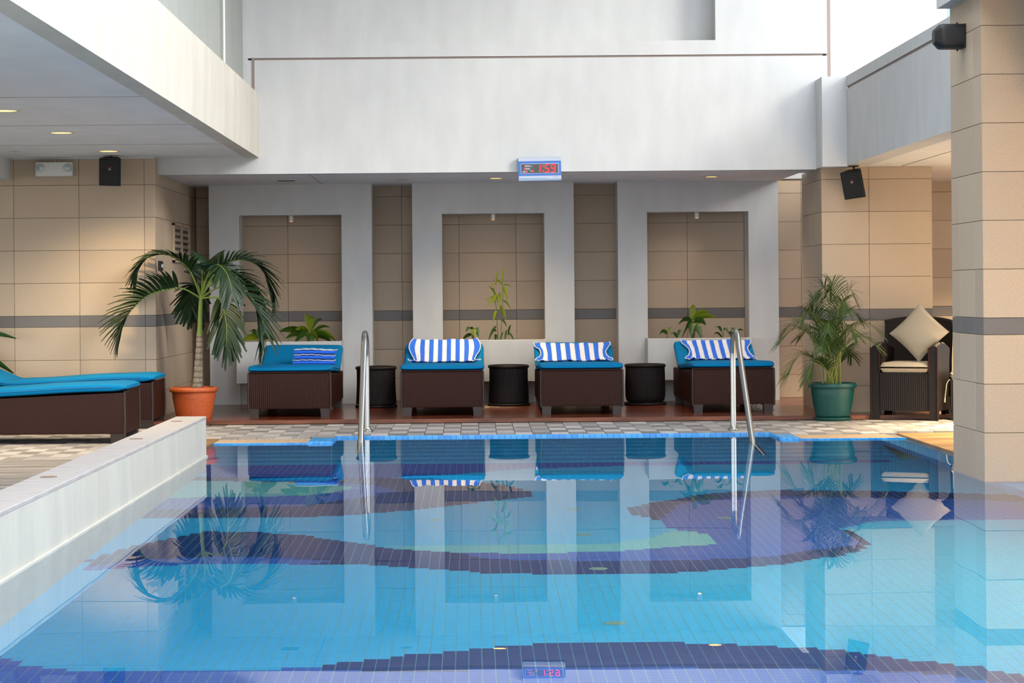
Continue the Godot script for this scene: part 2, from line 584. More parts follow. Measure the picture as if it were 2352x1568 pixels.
	put(pipe, "down_pipe", mats.white_plastic, sd)
	# ceilings
	var cb := struct("ceiling_back")
	slab("ceiling_slab", Vector3(-2.91, 2.257, -22.9), Vector3(3.16, 2.46, -20.3), mats.ceiling_paint, cb)
	slab("edge_bead", Vector3(-2.905, 2.247, -20.25), Vector3(3.2, 2.258, -20.196), mats.plaster, cb)
	slab("ceiling_joint", Vector3(-1.532, 2.255, -22.35), Vector3(-1.526, 2.2585, -20.3), mats.groove, cb)
	var cr := struct("ceiling_right")
	slab("ceiling_slab", Vector3(3.43, 2.262, -21.0), Vector3(9.0, 2.5, -3.0), mats.ceiling_paint, cr)
	slab("ceiling_far", Vector3(4.25, 2.262, -22.9), Vector3(9.0, 2.5, -21.0), mats.ceiling_paint, cr)
	slab("ceiling_lip", Vector3(3.16, 2.257, -21.0), Vector3(3.43, 2.46, -20.3), mats.ceiling_paint, cr)
	slab("ceiling_joint", Vector3(3.95, 2.259, -20.0), Vector3(3.956, 2.2635, -12.0), mats.groove, cr)
	# unseen atrium roof over the far end, height and reach set to cut overhead light; the rest of the court is open to the sky
	var ro := struct("ceiling_atrium")
	slab("unseen_roof_slab", Vector3(-2.3, 5.8, -23.0), Vector3(3.35, 6.1, -15.5), mats.ceiling_paint, ro)
	# bulkhead at the far left and a cornice along the tiles
	var bk := struct("trim_3")
	slab("bulkhead", Vector3(-6.0, 2.2, -20.0), Vector3(-4.235, 2.41, -18.6), mats.plaster, bk)
	var cn := struct("trim_4")
	slab("cornice", Vector3(-4.22, 2.387, -20.0), Vector3(-2.91, 2.4, -19.975), mats.plaster, cn)
	# columns on the right
	tiled_column(Vector3(3.23, -0.05, -21.3), Vector3(4.25, 2.262, -20.1), {"front": [3.23, 3.668, 4.25], "left": [-21.3, -20.88, -20.5, -20.1]})
	tiled_column(Vector3(3.145, -0.07, -14.27), Vector3(4.2, 3.06, -13.4), {"front": [3.145, 3.745, 4.2], "left": [-14.27, -14.04, -13.63, -13.4]})
	# three white frames standing before the tiled wall, each with an opening over its planter
	var frames := [[-2.705, -1.03, -2.395, -1.342], [-0.613, 1.05, -0.307, 0.746], [1.501, 3.152, 1.803, 2.846]]
	for k in 3:
		var a: Array = frames[k]
		var f := struct("wall_niche")
		var m: Material = mats.plaster
		slab("left_cheek", Vector3(a[0], 0.0, -22.75), Vector3(a[2], 2.257, -22.4), m, f)
		slab("right_cheek", Vector3(a[3], 0.0, -22.75), Vector3(a[1], 2.257, -22.4), m, f)
		slab("lintel", Vector3(a[2], 1.944, -22.75), Vector3(a[3], 2.257, -22.4), m, f)
		slab("apron", Vector3(a[2], 0.0, -22.45), Vector3(a[3], 0.62, -22.42), m, f)

# ---------------------------------------------------------------- floors and pool
func make_floors() -> void:
	var wood := struct("floor_wood")
	slab("underlay", Vector3(-2.91, -0.2, -22.9), Vector3(9.0, -0.012, -19.6), mats.black_gap, wood)
	var z := -19.585
	var k := 0
	while z > -22.88:
		var x0 := -2.905
		var cuts := [x0, x0 + 1.2 + 0.9 * (k % 3), x0 + 4.1 + 0.6 * (k % 2), 4.7]
		for q in 3:
			put(cbox(Vector3(cuts[q + 1] - cuts[q] - 0.003, 0.03, 0.115), 0.002), "plank", mats["plank_%d" % rng.randi_range(0, 3)], wood, Vector3((cuts[q] + cuts[q + 1]) * 0.5, -0.015, z - 0.0575))
		z -= 0.12
		k += 1
	slab("nosing", Vector3(-2.905, -0.036, -19.6), Vector3(4.7, -0.002, -19.575), mats.nosing, wood)
	# stone strip between the wooden deck and the pool
	var st := struct("floor_stone")
	slab("underlay", Vector3(-2.91, -0.3, -19.6), Vector3(9.0, STONE - 0.012, -17.96), mats.stone_base, st)
	slab("underlay_left", Vector3(-9.0, -0.3, -20.0), Vector3(-2.2, STONE - 0.012, -9.0), mats.stone_base, st)
	slab("underlay_corner_left", Vector3(-2.3, -0.3, -17.96), Vector3(-1.135, STONE - 0.012, -17.31), mats.stone_base, st)
	slab("underlay_corner_right", Vector3(2.447, -0.3, -17.96), Vector3(9.0, STONE - 0.012, -17.31), mats.stone_base, st)
	slab("underlay_right", Vector3(3.46, -0.3, -17.35), Vector3(9.0, STONE - 0.012, -3.0), mats.stone_base, st)
	pavers(st, -2.36, 4.25, -19.575, -17.955, 44, 6)
	pavers(st, -1.33, -1.135, -17.955, -17.78, 1, 1)
	pavers(st, -2.36, -1.335, -17.955, -17.75, 7, 1)
	pavers(st, 2.45, 3.45, -17.955, -17.75, 7, 1)
	var fl := struct("floor_left")
	pavers(fl, -4.72, -2.37, -19.95, -15.62, 16, 16)
	slab("border", Vector3(-4.72, STONE - 0.02, -15.62), Vector3(-2.185, STONE - 0.001, -15.45), mats.board, fl)
	var q := 0
	var zz := -15.43
	while zz < -9.2:
		put(cbox(Vector3(2.55, 0.024, 0.195), 0.003), "board", mats.board, fl, Vector3(-3.46, STONE - 0.012, zz + 0.098))
		slab("dark_strip", Vector3(-4.73, STONE - 0.02, zz + 0.196), Vector3(-2.19, STONE - 0.002, zz + 0.237), mats.black_gap, fl)
		zz += 0.238
		q += 1
	slab("board_bed", Vector3(-4.74, -0.3, -15.45), Vector3(-2.185, STONE - 0.02, -9.0), mats.black_gap, fl)
	# tan borders of the pool
	var tn := struct("floor_border")
	slab("tan_border", Vector3(-2.36, -0.2, -17.745), Vector3(-2.075, STONE, -15.9), mats.tan, tn)
	slab("tan_border", Vector3(3.448, -0.2, -17.745), Vector3(3.93, STONE, -3.0), mats.tan, tn)
	# gratings over the overflow channel
	for side in 2:
		var g := thing("overflow_grating", "beige slatted overflow grating at the pool edge beside the %s" % ["white stone parapet" if side == 0 else "green pot"][0], "grating", Vector3([-2.07, 2.6][side], STONE - 0.007, -17.52), 0, "overflow gratings")
		slab("channel", Vector3(-0.002, -0.06, -0.225), Vector3(0.752, -0.028, 0.215), mats.black_gap, g)
		for s in 40:
			put(cbox(Vector3(0.0118, 0.022, 0.435), 0.002), "slat", mats.slat, g, Vector3(0.0095 + s * 0.0187, -0.0105, -0.005))
	# rim tiles
	var rim := struct("trim_5")
	rim_row(rim, Vector3(-1.135, 0, -17.945), Vector3(2.447, 0, -17.945), 0)
	rim_row(rim, Vector3(-1.13, 0, -17.945), Vector3(-1.13, 0, -17.31), PI / 2)
	rim_row(rim, Vector3(2.442, 0, -17.31), Vector3(2.442, 0, -17.945), -PI / 2)
	rim_row(rim, Vector3(-2.07, 0, -17.3), Vector3(-1.13, 0, -17.3), 0, 0.008)
	rim_row(rim, Vector3(2.442, 0, -17.3), Vector3(3.44, 0, -17.3), 0, 0.008)
	var cop := MB.new()
	for s in 2:
		var x0: float = [-1.315, 2.452][s]
		for a in (4 if s == 0 else 3):
			for b in 9:
				cop.col = Color(0.05, 0.32, 0.7).lerp(Color(0.08, 0.38, 0.78), rng.randf())
				cop.box(Vector3(x0 + a * 0.045, STONE - 0.01, -17.75 + b * 0.05), Vector3(x0 + a * 0.045 + 0.042, STONE + 0.001, -17.75 + b * 0.05 + 0.047))
	var co := put(cop, "coping_tiles", mats.mosaic, rim)
	co.set_meta("kind", "stuff")
	make_pool()

func pavers(parent: Node, x0: float, x1: float, z0: float, z1: float, nx: int, nz: int) -> void:
	var w := (x1 - x0) / nx
	var d := (z1 - z0) / nz
	for a in nx:
		for b in nz:
			var shade := clampi((1 if (a + b) % 2 else 3) + [-1, 0, 0, 1][rng.randi_range(0, 3)], 0, 4)
			var gap := 0.006 if a % 2 == 0 else 0.0025
			put(cbox(Vector3(w - gap, 0.016, d - 0.003), 0.0015), "paver", mats["paver_%d" % shade], parent, Vector3(x0 + (a + 0.5) * w, STONE - 0.008 + rng.randf_range(0, 0.001), z0 + (b + 0.5) * d))

func rim_row(parent: Node, a: Vector3, b: Vector3, turn: float, lower := 0.0) -> void:
	var count := roundi(a.distance_to(b) / 0.05)
	var w := a.distance_to(b) / count
	for k in count:
		put(cbox(Vector3(w - 0.002, 0.034, 0.014), 0.001), "rim_tile", mats["rim_%d" % rng.randi_range(0, 2)], parent, a.lerp(b, (k + 0.5) / count) + Vector3(0, STONE - 0.017 - lower, 0), Vector3(0, turn, 0))

var patterns := {
	"royal1": [-2.12, -17.17, -0.99, -17.15, 0.38, -17.01, 2.4, -16.87, 3.03, -16.63, 3.15, -16.22, 2.3, -16.16, 1.16, -16.1, 0.36, -15.92, -0.12, -15.54, -0.58, -15.31, -0.94, -15.18, -1.89, -15.26],
	"navy2": [-2.1, -15.5, -0.95, -15.35, -0.27, -15.22, -0.06, -15.04, 0.18, -14.77, 0.38, -14.22, 0.37, -13.92, 0.07, -13.65, -0.18, -13.37, -0.43, -13.14, -0.75, -12.93, -1, -12.84, -2.1, -12.83],
	"royal2": [-2.1, -15.1, -0.92, -14.96, -0.67, -14.75, -0.48, -14.38, -0.64, -14.05, -0.85, -13.8, -1.05, -13.46, -2.1, -13.32],
	"light2": [-2.1, -15.23, -1.03, -14.97, -0.78, -14.58, -0.98, -14.22, -1.12, -14.09, -2.1, -14],
	"navyB": [-1.96, -11, -1.83, -11.56, -1.51, -12.19, -1.19, -12.13, -0.93, -11.97, -0.73, -11.73, -0.61, -11.62, -0.5, -11.46, -0.35, -11.33, -0.1, -11.2, 0.3, -11.16, 0.69, -11.19, 0.9, -11.28, 1.15, -11.4, 1.27, -11.46, 1.26, -11.88, 1.21, -12.01, 1.08, -12.15, 1.08, -12.38, 1.04, -12.62, 0.93, -12.83, 0.93, -13.21, 1.08, -13.45, 1.3, -13.74, 1.43, -13.96, 1.74, -14.15, 1.98, -14.19, 2.58, -14.07, 3.06, -13.91, 3.58, -13.67, 3.5, -12.36, 2.72, -12.41, 2.28, -12.41, 2.14, -12.21, 2.04, -12.1, 2.08, -11.78, 2.06, -11.38, 2.01, -11.19, 1.86, -10.97, 1.69, -10.83, 1.5, -10.66, 1.34, -10.58, 1.15, -10.49, 0.99, -10.43, 0.8, -10.4, 0.64, -10.39, 0.39, -10.41, 0.14, -10.44, 0.04, -10.47, -0.11, -10.57, -0.31, -10.66, -0.55, -10.78, -0.84, -10.82, -1.35, -10.86, -1.7, -10.75, -1.9, -10.68],
	"royalB": [-0.1, -11.2, 0.3, -11.16, 0.69, -11.19, 0.9, -11.28, 1.15, -11.4, 1.27, -11.46, 1.26, -11.88, 1.21, -12.01, 1.08, -12.15, 1.08, -12.38, 1.08, -12.57, 1.26, -13.37, 1.39, -13.57, 1.69, -13.75, 1.93, -13.78, 2.51, -13.67, 2.97, -13.52, 3.48, -13.29, 3.5, -12.36, 2.72, -12.41, 2.28, -12.41, 2.14, -12.21, 2.04, -12.1, 2.04, -11.74, 2.03, -11.36, 1.88, -11.27, 1.74, -11.18, 1.53, -10.96, 1.34, -10.92, 1.09, -10.85, 0.87, -10.85, 0.67, -10.84, 0.37, -10.89, 0.1, -10.94],
	"royalL": [-1.95, -10.72, -1.74, -10.99, -1.38, -11.13, -1.09, -11.08, -0.72, -10.94, -0.84, -10.82, -1.35, -10.86, -1.7, -10.75, -1.9, -10.65],
	"light3": [-0.5, -11.51, -0.21, -11.49, 0.25, -11.5, 0.71, -11.52, 0.91, -11.68, 1.08, -12.03, 1.21, -12.01, 1.26, -11.88, 1.27, -11.46, 1.15, -11.4, 0.9, -11.28, 0.69, -11.19, 0.3, -11.16, -0.1, -11.2, -0.35, -11.33],
	"royalC": [-1.98, -8.57, -1.84, -8.4, -1.71, -8.23, -1.6, -8.15, -1.48, -8.1, -1.39, -8.08, -1.13, -8.08, -0.86, -8.1, -0.64, -8.14, -0.53, -8.22, -0.43, -8.26, -0.33, -8.34, -0.23, -8.39, -0.12, -8.43, -0.03, -8.48, 0.13, -8.56, 0.38, -8.6, 0.77, -8.59, 0.98, -8.54, 1.12, -8.5, 1.33, -8.43, 1.48, -8.35, 1.54, -8.27, 1.68, -8.14, 1.84, -8.05, 1.98, -7.86, 2.15, -7.66, 2.0, -6.5, -2.0, -6.5],
	"navyC": [-0.64, -8.14, -0.53, -8.22, -0.43, -8.26, -0.33, -8.34, -0.23, -8.39, -0.12, -8.43, -0.03, -8.48, 0.13, -8.56, 0.38, -8.6, 0.77, -8.59, 0.98, -8.54, 1.12, -8.5, 1.33, -8.43, 1.48, -8.35, 1.54, -8.27, 1.68, -8.14, 1.84, -8.05, 1.98, -7.86, 2.15, -7.66, 2.12, -7.52, 1.94, -7.69, 1.79, -7.83, 1.63, -7.92, 1.48, -7.97, 1.26, -8.02, 0.92, -8.07, 0.5, -8.09, 0.12, -8.09, -0.22, -8.06, -0.47, -8.08],
}
# linear base colours of the mosaic
const SKY_TILE := Color(0.02, 0.4, 0.72)
const TEAL_TILE := Color(0.14, 0.5, 0.55)
const ROYAL_TILE := Color(0.03, 0.11, 0.46)
const NAVY_TILE := Color(0.01, 0.04, 0.18)

func mosaic(b: MB, origin: Vector3, u: Vector3, w: Vector3, nu: int, nw: int, polys: Array, plain: Color) -> void:
	# square glass tiles of 5 cm, each proud of the grout; u x w points out of the surface
	var up := u.cross(w).normalized() * 0.003
	var uu := u.normalized()
	var ww := w.normalized()
	var du := u.length() / nu
	var dw := w.length() / nw
	for a in nu:
		for k in nw:
			var p := origin + uu * (a * du) + ww * (k * dw)
			var mid := p + uu * du * 0.5 + ww * dw * 0.5
			var color := plain
			for q in polys:
				if Geometry2D.is_point_in_polygon(Vector2(mid.x, mid.z), q[0]):
					color = q[1]
			b.col = color * rng.randf_range(0.97, 1.02)
			var a0 := p + uu * 0.0018 + ww * 0.0008 + up
			var a1 := a0 + uu * (du - 0.0036)
			var a2 := a1 + ww * (dw - 0.0016)
			var a3 := a0 + ww * (dw - 0.0016)
			b.quad(a0, a1, a2, a3)
			b.quad(a0 - up, a1 - up, a1, a0)
			b.quad(a1 - up, a2 - up, a2, a1)
			b.quad(a3 - up, a0 - up, a0, a3)

func make_pool() -> void:
	var o := struct("floor_pool")
	slab("pool_floor_bed", Vector3(-2.3, -1.5, -19.0), Vector3(3.7, POOL_FLOOR, -2.0), mats.pool_grout, o)
	slab("pool_side_left", Vector3(-2.6, -1.4, -17.35), Vector3(-2.075, STONE - 0.06, -15.95), mats.basin, o)
	slab("pool_side_parapet", Vector3(-2.3, -1.4, -16.0), Vector3(-1.97, -0.1, -2.0), mats.concrete, o)
	slab("pool_side_right", Vector3(3.448, -1.4, -17.35), Vector3(3.9, STONE - 0.06, -2.0), mats.basin, o)
	slab("pool_side_near", Vector3(-2.3, -1.4, -2.1), Vector3(3.7, STONE, -1.9), mats.basin, o)
	slab("pool_side_far_left", Vector3(-2.3, -1.4, -18.2), Vector3(-1.14, STONE - 0.062, -17.31), mats.basin, o)
	slab("pool_side_far_right", Vector3(2.452, -1.4, -18.2), Vector3(3.6, STONE - 0.062, -17.31), mats.basin, o)
	slab("pool_side_far", Vector3(-1.3, -1.4, -18.2), Vector3(2.6, STONE - 0.062, -17.952), mats.basin, o)
	slab("ledge", Vector3(3.235, -0.5, -17.3), Vector3(3.45, -0.11, -2.0), mats.rim_1, o)
	# stairs down into the pool
	var polys := []
	for key in ["royal1", "navy2", "royal2", "light2", "navyB", "royalB", "royalL", "light3", "royalC", "navyC"]:
		var p := PackedVector2Array()
		var src: Array = patterns[key]
		for k in src.size() / 2:
			p.append(Vector2(src[k * 2], src[k * 2 + 1]))
		var color := SKY_TILE
		if key.begins_with("royal"):
			color = ROYAL_TILE
		elif key.begins_with("navy"):
			color = NAVY_TILE
		elif key.begins_with("light"):
			color = TEAL_TILE
		polys.append([p, color])
	var steps := MB.new()
	for k in 7:
		var x0 := -1.14 if k < 3 else -2.075
		var x1 := 2.452 if k < 3 else 3.24
		var z0 := -17.95 + k * 0.22
		var y := WATER - 0.155 * (k + 1)
		var nx := roundi((x1 - x0) / 0.05)
		slab("step", Vector3(x0, POOL_FLOOR - 0.05, z0 - 0.02), Vector3(x1, y, z0 + 0.22), mats.pool_grout, o)
		mosaic(steps, Vector3(x0, y, z0 + 0.22), Vector3(x1 - x0, 0, 0), Vector3(0, 0, -0.22), nx, 4, [], SKY_TILE)
		mosaic(steps, Vector3(x0, y - 0.155, z0 + 0.22), Vector3(x1 - x0, 0, 0), Vector3(0, 0.155, 0), nx, 3, [], SKY_TILE)
	mosaic(steps, Vector3(-1.135, WATER - 0.155, -17.951), Vector3(3.58, 0, 0), Vector3(0, 0.15, 0), 72, 3, [], SKY_TILE)
	mosaic(steps, Vector3(-2.075, WATER - 0.62, -17.309), Vector3(0.935, 0, 0), Vector3(0, 0.6, 0), 19, 12, [], SKY_TILE)
	mosaic(steps, Vector3(2.455, WATER - 0.62, -17.309), Vector3(0.98, 0, 0), Vector3(0, 0.6, 0), 20, 12, [], SKY_TILE)
	put(steps, "step_mosaic", mats.mosaic, o).set_meta("kind", "stuff")
	var b := MB.new()
	mosaic(b, Vector3(-2.075, POOL_FLOOR, -6.5), Vector3(5.5, 0, 0), Vector3(0, 0, -10.0), 110, 200, polys, SKY_TILE)
	put(b, "floor_mosaic", mats.mosaic, o).set_meta("kind", "stuff")
	# round floor inlets
	for at in [[-0.23, -12.65], [0.61, -13.14], [0.6, -11.91], [0.6, -10.58], [1.45, -12.63], [0.58, -9.03], [0.64, -16.94]]:
		var d := MB.new()
		d.lathe([[0.046, 0.003], [0.046, 0.008], [0.035, 0.01], [0.012, 0.01], [0.0, 0.007]], 20)
		put(d, "floor_inlet", mats.inlet, o, Vector3(at[0], POOL_FLOOR, at[1]))
	# water surface with very faint ripples
	var nz := FastNoiseLite.new()
	nz.seed = 4
	nz.frequency = 1.1
	nz.fractal_octaves = 2
	var wm := MB.new()
	for part in [[-1.955, 3.448, -2.1, -16.02, 160], [-2.07, 3.448, -16.02, -17.292, 14], [-1.123, 2.435, -17.292, -17.937, 8]]:
		var rows := []
		for r in int(part[4]) + 1:
			var q := lerpf(part[2], part[3], r / float(part[4]))
			var row := []
			for k in 90:
				var x := lerpf(part[0], part[1], k / 89.0)
				var h := nz.get_noise_2d(x * 0.7, q * 1.6) * 0.00016
				row.append(Vector3(x, WATER + h, q))
			rows.append(row)
		wm.grid(rows)
	var water := put(wm, "pool_water", mats.water, self)
	tag(water, "calm clear water filling the blue mosaic pool", "water")
	water.set_meta("kind", "stuff")
	make_parapet()

func make_parapet() -> void:
	var o := struct("wall_parapet")
	slab("core", Vector3(-2.175, -0.4, -16.0), Vector3(-1.982, 0.2, -4.0), mats.groove, o)
	var z := -16.015
	while z < -4.3:
		put(cbox(Vector3(0.014, 0.27, 0.566), 0.0012), "facing_panel", mats.concrete, o, Vector3(-1.974, 0.082, z + 0.285))
		put(cbox(Vector3(0.018, 0.24, 0.566), 0.0012), "facing_panel", mats.concrete, o, Vector3(-2.176, 0.08, z + 0.285))
		z += 0.57
	z = -16.02
	while z < -4.3:
		put(cbox(Vector3(0.222, 0.022, 1.138), 0.003), "cap_slab", mats.cap_stone, o, Vector3(-2.076, 0.227, z + 0.57))
		z += 1.14
	put(cbox(Vector3(0.21, 0.26, 0.012), 0.002), "end_panel", mats.concrete, o, Vector3(-2.077, 0.08, -16.01))
	slab("plinth", Vector3(-2.18, -0.5, -16.0), Vector3(-1.955, -0.048, -4.0), mats.concrete, o)
	for at in [-10.75, -13.55, -15.4]:
		var d := MB.new()
		d.lathe([[0.0, 0.0005], [0.042, 0.0005], [0.042, 0.0025], [0.034, 0.003], [0.0, 0.0026]], 24)
		put(d, "fixing_plate", mats.rust, o, Vector3(-2.1, 0.238, at))

# ---------------------------------------------------------------- furniture
func ribbed_ring(hw: float, z0: float, z1: float, pitch: float, amp: float) -> Array: # rectangle outline seen from above, rippled outwards
	var out := []
	var corners := [Vector2(-hw, z1), Vector2(hw, z1), Vector2(hw, z0), Vector2(-hw, z0)]
	for k in 4:
		var a: Vector2 = corners[k]
		var b: Vector2 = corners[(k + 1) % 4]
		var d := (b - a).normalized()
		var nrm := Vector2(-d.y, d.x)
		var mid := (a + b) * 0.5
		if nrm.dot(mid - Vector2(0, (z0 + z1) * 0.5)) < 0:
			nrm = -nrm
		var count := int(a.distance_to(b) / pitch)
		for q in count * 4:
			var t := float(q) / (count * 4)
			var r := absf(sin(PI * t * count)) * amp
			out.append(a.lerp(b, t) + nrm * r)
	return out

func seat_top(z: float) -> float: # height of the wicker top along the lounger, front at z = 0
	return 0.405 - 0.045 * clampf(-z / 1.1, 0, 1) if z > -1.25 else 0.36

func make_lounger(called: String, label: String, group: String) -> Node3D:
	var o := thing(called, label, "sun lounger", Vector3.ZERO, 0, group)
	var b := MB.new()
	var ring := ribbed_ring(0.374, -1.9, -0.004, 0.0187, 0.005)
	var rows := []
	for lv in [0.0, 0.04, 0.96, 1.0]:
		var row := []
		for p in ring:
			var inset: float = 0.985 if lv == 0.0 or lv == 1.0 else 1.0
			row.append(Vector3(p.x * inset, lerpf(0.078, seat_top(p.y), lv), -0.95 + (p.y + 0.95) * (1.0 if inset == 1.0 else 0.995)))
		rows.append(row)
	b.grid(rows, true)
	for k in 8: # top deck of the wicker box
		var za := -1.9 * k / 8.0
		var zb := -1.9 * (k + 1) / 8.0
		b.quad(Vector3(-0.37, seat_top(za), za), Vector3(0.37, seat_top(za), za), Vector3(0.37, seat_top(zb), zb), Vector3(-0.37, seat_top(zb), zb))
	b.box(Vector3(-0.36, 0.08, -1.89), Vector3(0.36, 0.1, -0.01))
	put(b, "wicker_base", mats.wicker, o)
	for s in [-1.0, 1.0]:
		var t := MB.new()
		t.tube([Vector3(s * 0.376, 0.07, 0.001), Vector3(s * 0.379, 0.2, 0.004), Vector3(s * 0.376, 0.41, 0.001)], [0.009], 8)
		put(t, "corner_binding", mats.leg_wood, o)
		for zz in [-0.06, -1.8]:
			var l := MB.new()
			var x: float = s * 0.325
			var p := []
			for k in 8:
				var w := 0.046 if k & 2 else 0.038
				p.append(Vector3(x + (w if k & 1 else -w), 0.085 if k & 2 else 0.0, zz + (0.055 if k & 4 else -0.055)))
			l.hexa(p)
			put(l, "leg", mats.leg_wood, o)
	var cord := MB.new()
	cord.tube([Vector3(-0.378, 0.412, 0.002), Vector3(0.378, 0.412, 0.002)], [0.007], 6)
	put(cord, "edge_cord", mats.wicker, o)
	# back rest panel under the mattress
	var br := MB.new()
	br.obox(Vector3(0, 0.468, -1.585), Vector3(0.76, 0.03, 0.56), Basis(Vector3.RIGHT, 0.41))
	put(br, "backrest", mats.wicker_dark, o)
	# mattress, bent up at the back
	var spine := smooth_path([Vector3(0, 0.445, 0.012), Vector3(0, 0.438, -0.4), Vector3(0, 0.415, -0.85), Vector3(0, 0.402, -1.2), Vector3(0, 0.425, -1.36), Vector3(0, 0.515, -1.57), Vector3(0, 0.61, -1.79)], 34)
	var mrows := []
	for k in spine.size():
		var e: float = minf(minf(float(k), float(spine.size() - 1 - k)) / 2.0, 1.0)
		var scale_y := [0.35, 0.8, 1.0][mini(int(e * 2), 2)] as float
		var scale_x := [0.965, 0.99, 1.0][mini(int(e * 2), 2)] as float
		var tan_: Vector3 = (spine[mini(k + 1, 33)] - spine[maxi(k - 1, 0)]).normalized()
		var up := Vector3.RIGHT.cross(tan_).normalized()
		var crease := 1.0 - 0.28 * exp(-pow((spine[k].z + 1.28) / 0.06, 2))
		var row := []
		for q in 28:
			var a := TAU * q / 28.0
			var cx := signf(cos(a)) * pow(absf(cos(a)), 0.28) * 0.387 * scale_x
			var cy := signf(sin(a)) * pow(absf(sin(a)), 0.45) * 0.036 * scale_y * crease
			var puff := 0.006 * sin(spine[k].z * 9.0 + cx * 4.0) * maxf(sin(a), 0)
			row.append(spine[k] + Vector3(cx, 0, 0) + up * (cy + puff * 0.5))
		mrows.append(row)
	var m := MB.new()
	m.grid(mrows, true, true)
	m.cap(mrows[0], false)
	m.cap(mrows[-1], true)
	put(m, "mattress", mats.mattress, o)
	var pp := MB.new()
	var loop := []
	for k in range(2, 32):
		loop.append(spine[k] + Vector3(0.388, 0.004, 0))
	pp.tube(loop, [0.0045], 5)
	var loop2 := []
	for k in range(2, 32):
		loop2.append(spine[k] + Vector3(-0.388, 0.004, 0))
	pp.tube(loop2, [0.0045], 5)
	put(pp, "piping", mats.piping, o.get_node("mattress"))
	return o

const BLUE_DYE := Color(0.02, 0.14, 0.72)
const WHITE_DYE := Color(0.7, 0.72, 0.8)

func make_towel(called: String, label: String, at: Vector3, x0: float, x1: float, seed_: int, lift: float, drop: float) -> void:
	# a striped towel lying against the back rest and folded forward on to the seat; coordinates relative to the lounger
	var nz := FastNoiseLite.new()
	nz.seed = seed_
	nz.frequency = 3.0
	var path := smooth_path([Vector3(0, 0.452, -1.12 + drop), Vector3(0, 0.447, -1.24), Vector3(0, 0.464, -1.335), Vector3(0, 0.553, -1.555), Vector3(0, 0.622 + lift, -1.715 - lift)], 26)
	var top := []
	var bot := []
	var colors := []
	var nx := 180
	for k in path.size():
		var r1 := []
		var r2 := []
		var cr := []
		var tan_: Vector3 = (path[mini(k + 1, 25)] - path[maxi(k - 1, 0)]).normalized()
		var up := -tan_.cross(Vector3.LEFT).normalized()
		if up.y < 0:
			up = -up
		for q in nx + 1:
			var t := float(q) / nx
			var x := lerpf(x0, x1, t)
			var edge := 0.03 * sin(k * 0.4 + seed_) * (1.0 if t < 0.5 else -1.0) * pow(absf(t - 0.5) * 2.0, 6.0)
			var h := 0.014 + 0.016 * maxf(nz.get_noise_2d(x * 2.2, k * 0.09), -0.2) + 0.02 * pow(absf(t - 0.5) * 2.0, 8.0) * (0.5 + 0.5 * sin(seed_ * 2.0 + k * 0.35))
			var p: Vector3 = path[k] + Vector3(x + edge, 0, 0) + up * h
			r1.append(p)
			r2.append(p - up * 0.006)
			cr.append(BLUE_DYE if int(t * 15.0) % 2 == 0 else WHITE_DYE)
		top.append(r1)
		bot.append(r2)
		colors.append(cr)
	var b := MB.new()
	b.grid(top, false, true, colors)
	b.grid(bot, false, false, colors)
	var o := thing(called, label, "towel", at, 0, "striped towels on the loungers")
	put(b, "striped_cloth", mats.towel, o)
	var hem := MB.new()
	hem.col = WHITE_DYE
	var l := []
	var r := []
	for k in path.size():
		l.append(top[k][0])
		r.append(top[k][nx])
	hem.tube(l, [0.005], 5)
	hem.tube(r, [0.005], 5)
	put(hem, "white_hem", mats.towel, o)

func make_folded_towel(label: String, at: Vector3, w: float, h: float, turn: float, sag: float) -> void:
	var o := thing("folded_towel", label, "towel", at, turn, "folded towels stacked on the lounger")
	# a folded cloth: rounded front fold dyed blue, white upper layer
	for layer in 2:
		var b := MB.new()
		var rows := []
		var y0 := 0.0 if layer == 0 else h * 0.76
		var hh := h * 0.76 if layer == 0 else h * 0.24
		var ww := w if layer == 0 else w * 1.0
		for k in 25:
			var x := lerpf(-ww * 0.5, ww * 0.5, k / 24.0)
			var e := 1.0 - 0.25 * pow(absf(x) / (ww * 0.5), 10.0)
			var dip := sag * sin(PI * (k / 24.0) * 1.6) + 0.002 * sin(k * 1.3 + h * 300)
			var row := []
			for q in 16:
				var a := TAU * q / 16.0
				row.append(Vector3(x, y0 + hh * 0.5 + dip * (0.4 if layer == 0 else 1.0) + signf(sin(a)) * pow(absf(sin(a)), 0.5) * hh * 0.5 * e, signf(cos(a)) * pow(absf(cos(a)), 0.3) * (0.125 if layer == 0 else 0.121)))
			rows.append(row)
		b.col = BLUE_DYE if layer == 0 else WHITE_DYE
		b.grid(rows, true)
		b.cap(rows[0], true)
		b.cap(rows[-1])
		put(b, "folded_layer" if layer == 0 else "white_stripe", mats.towel, o)

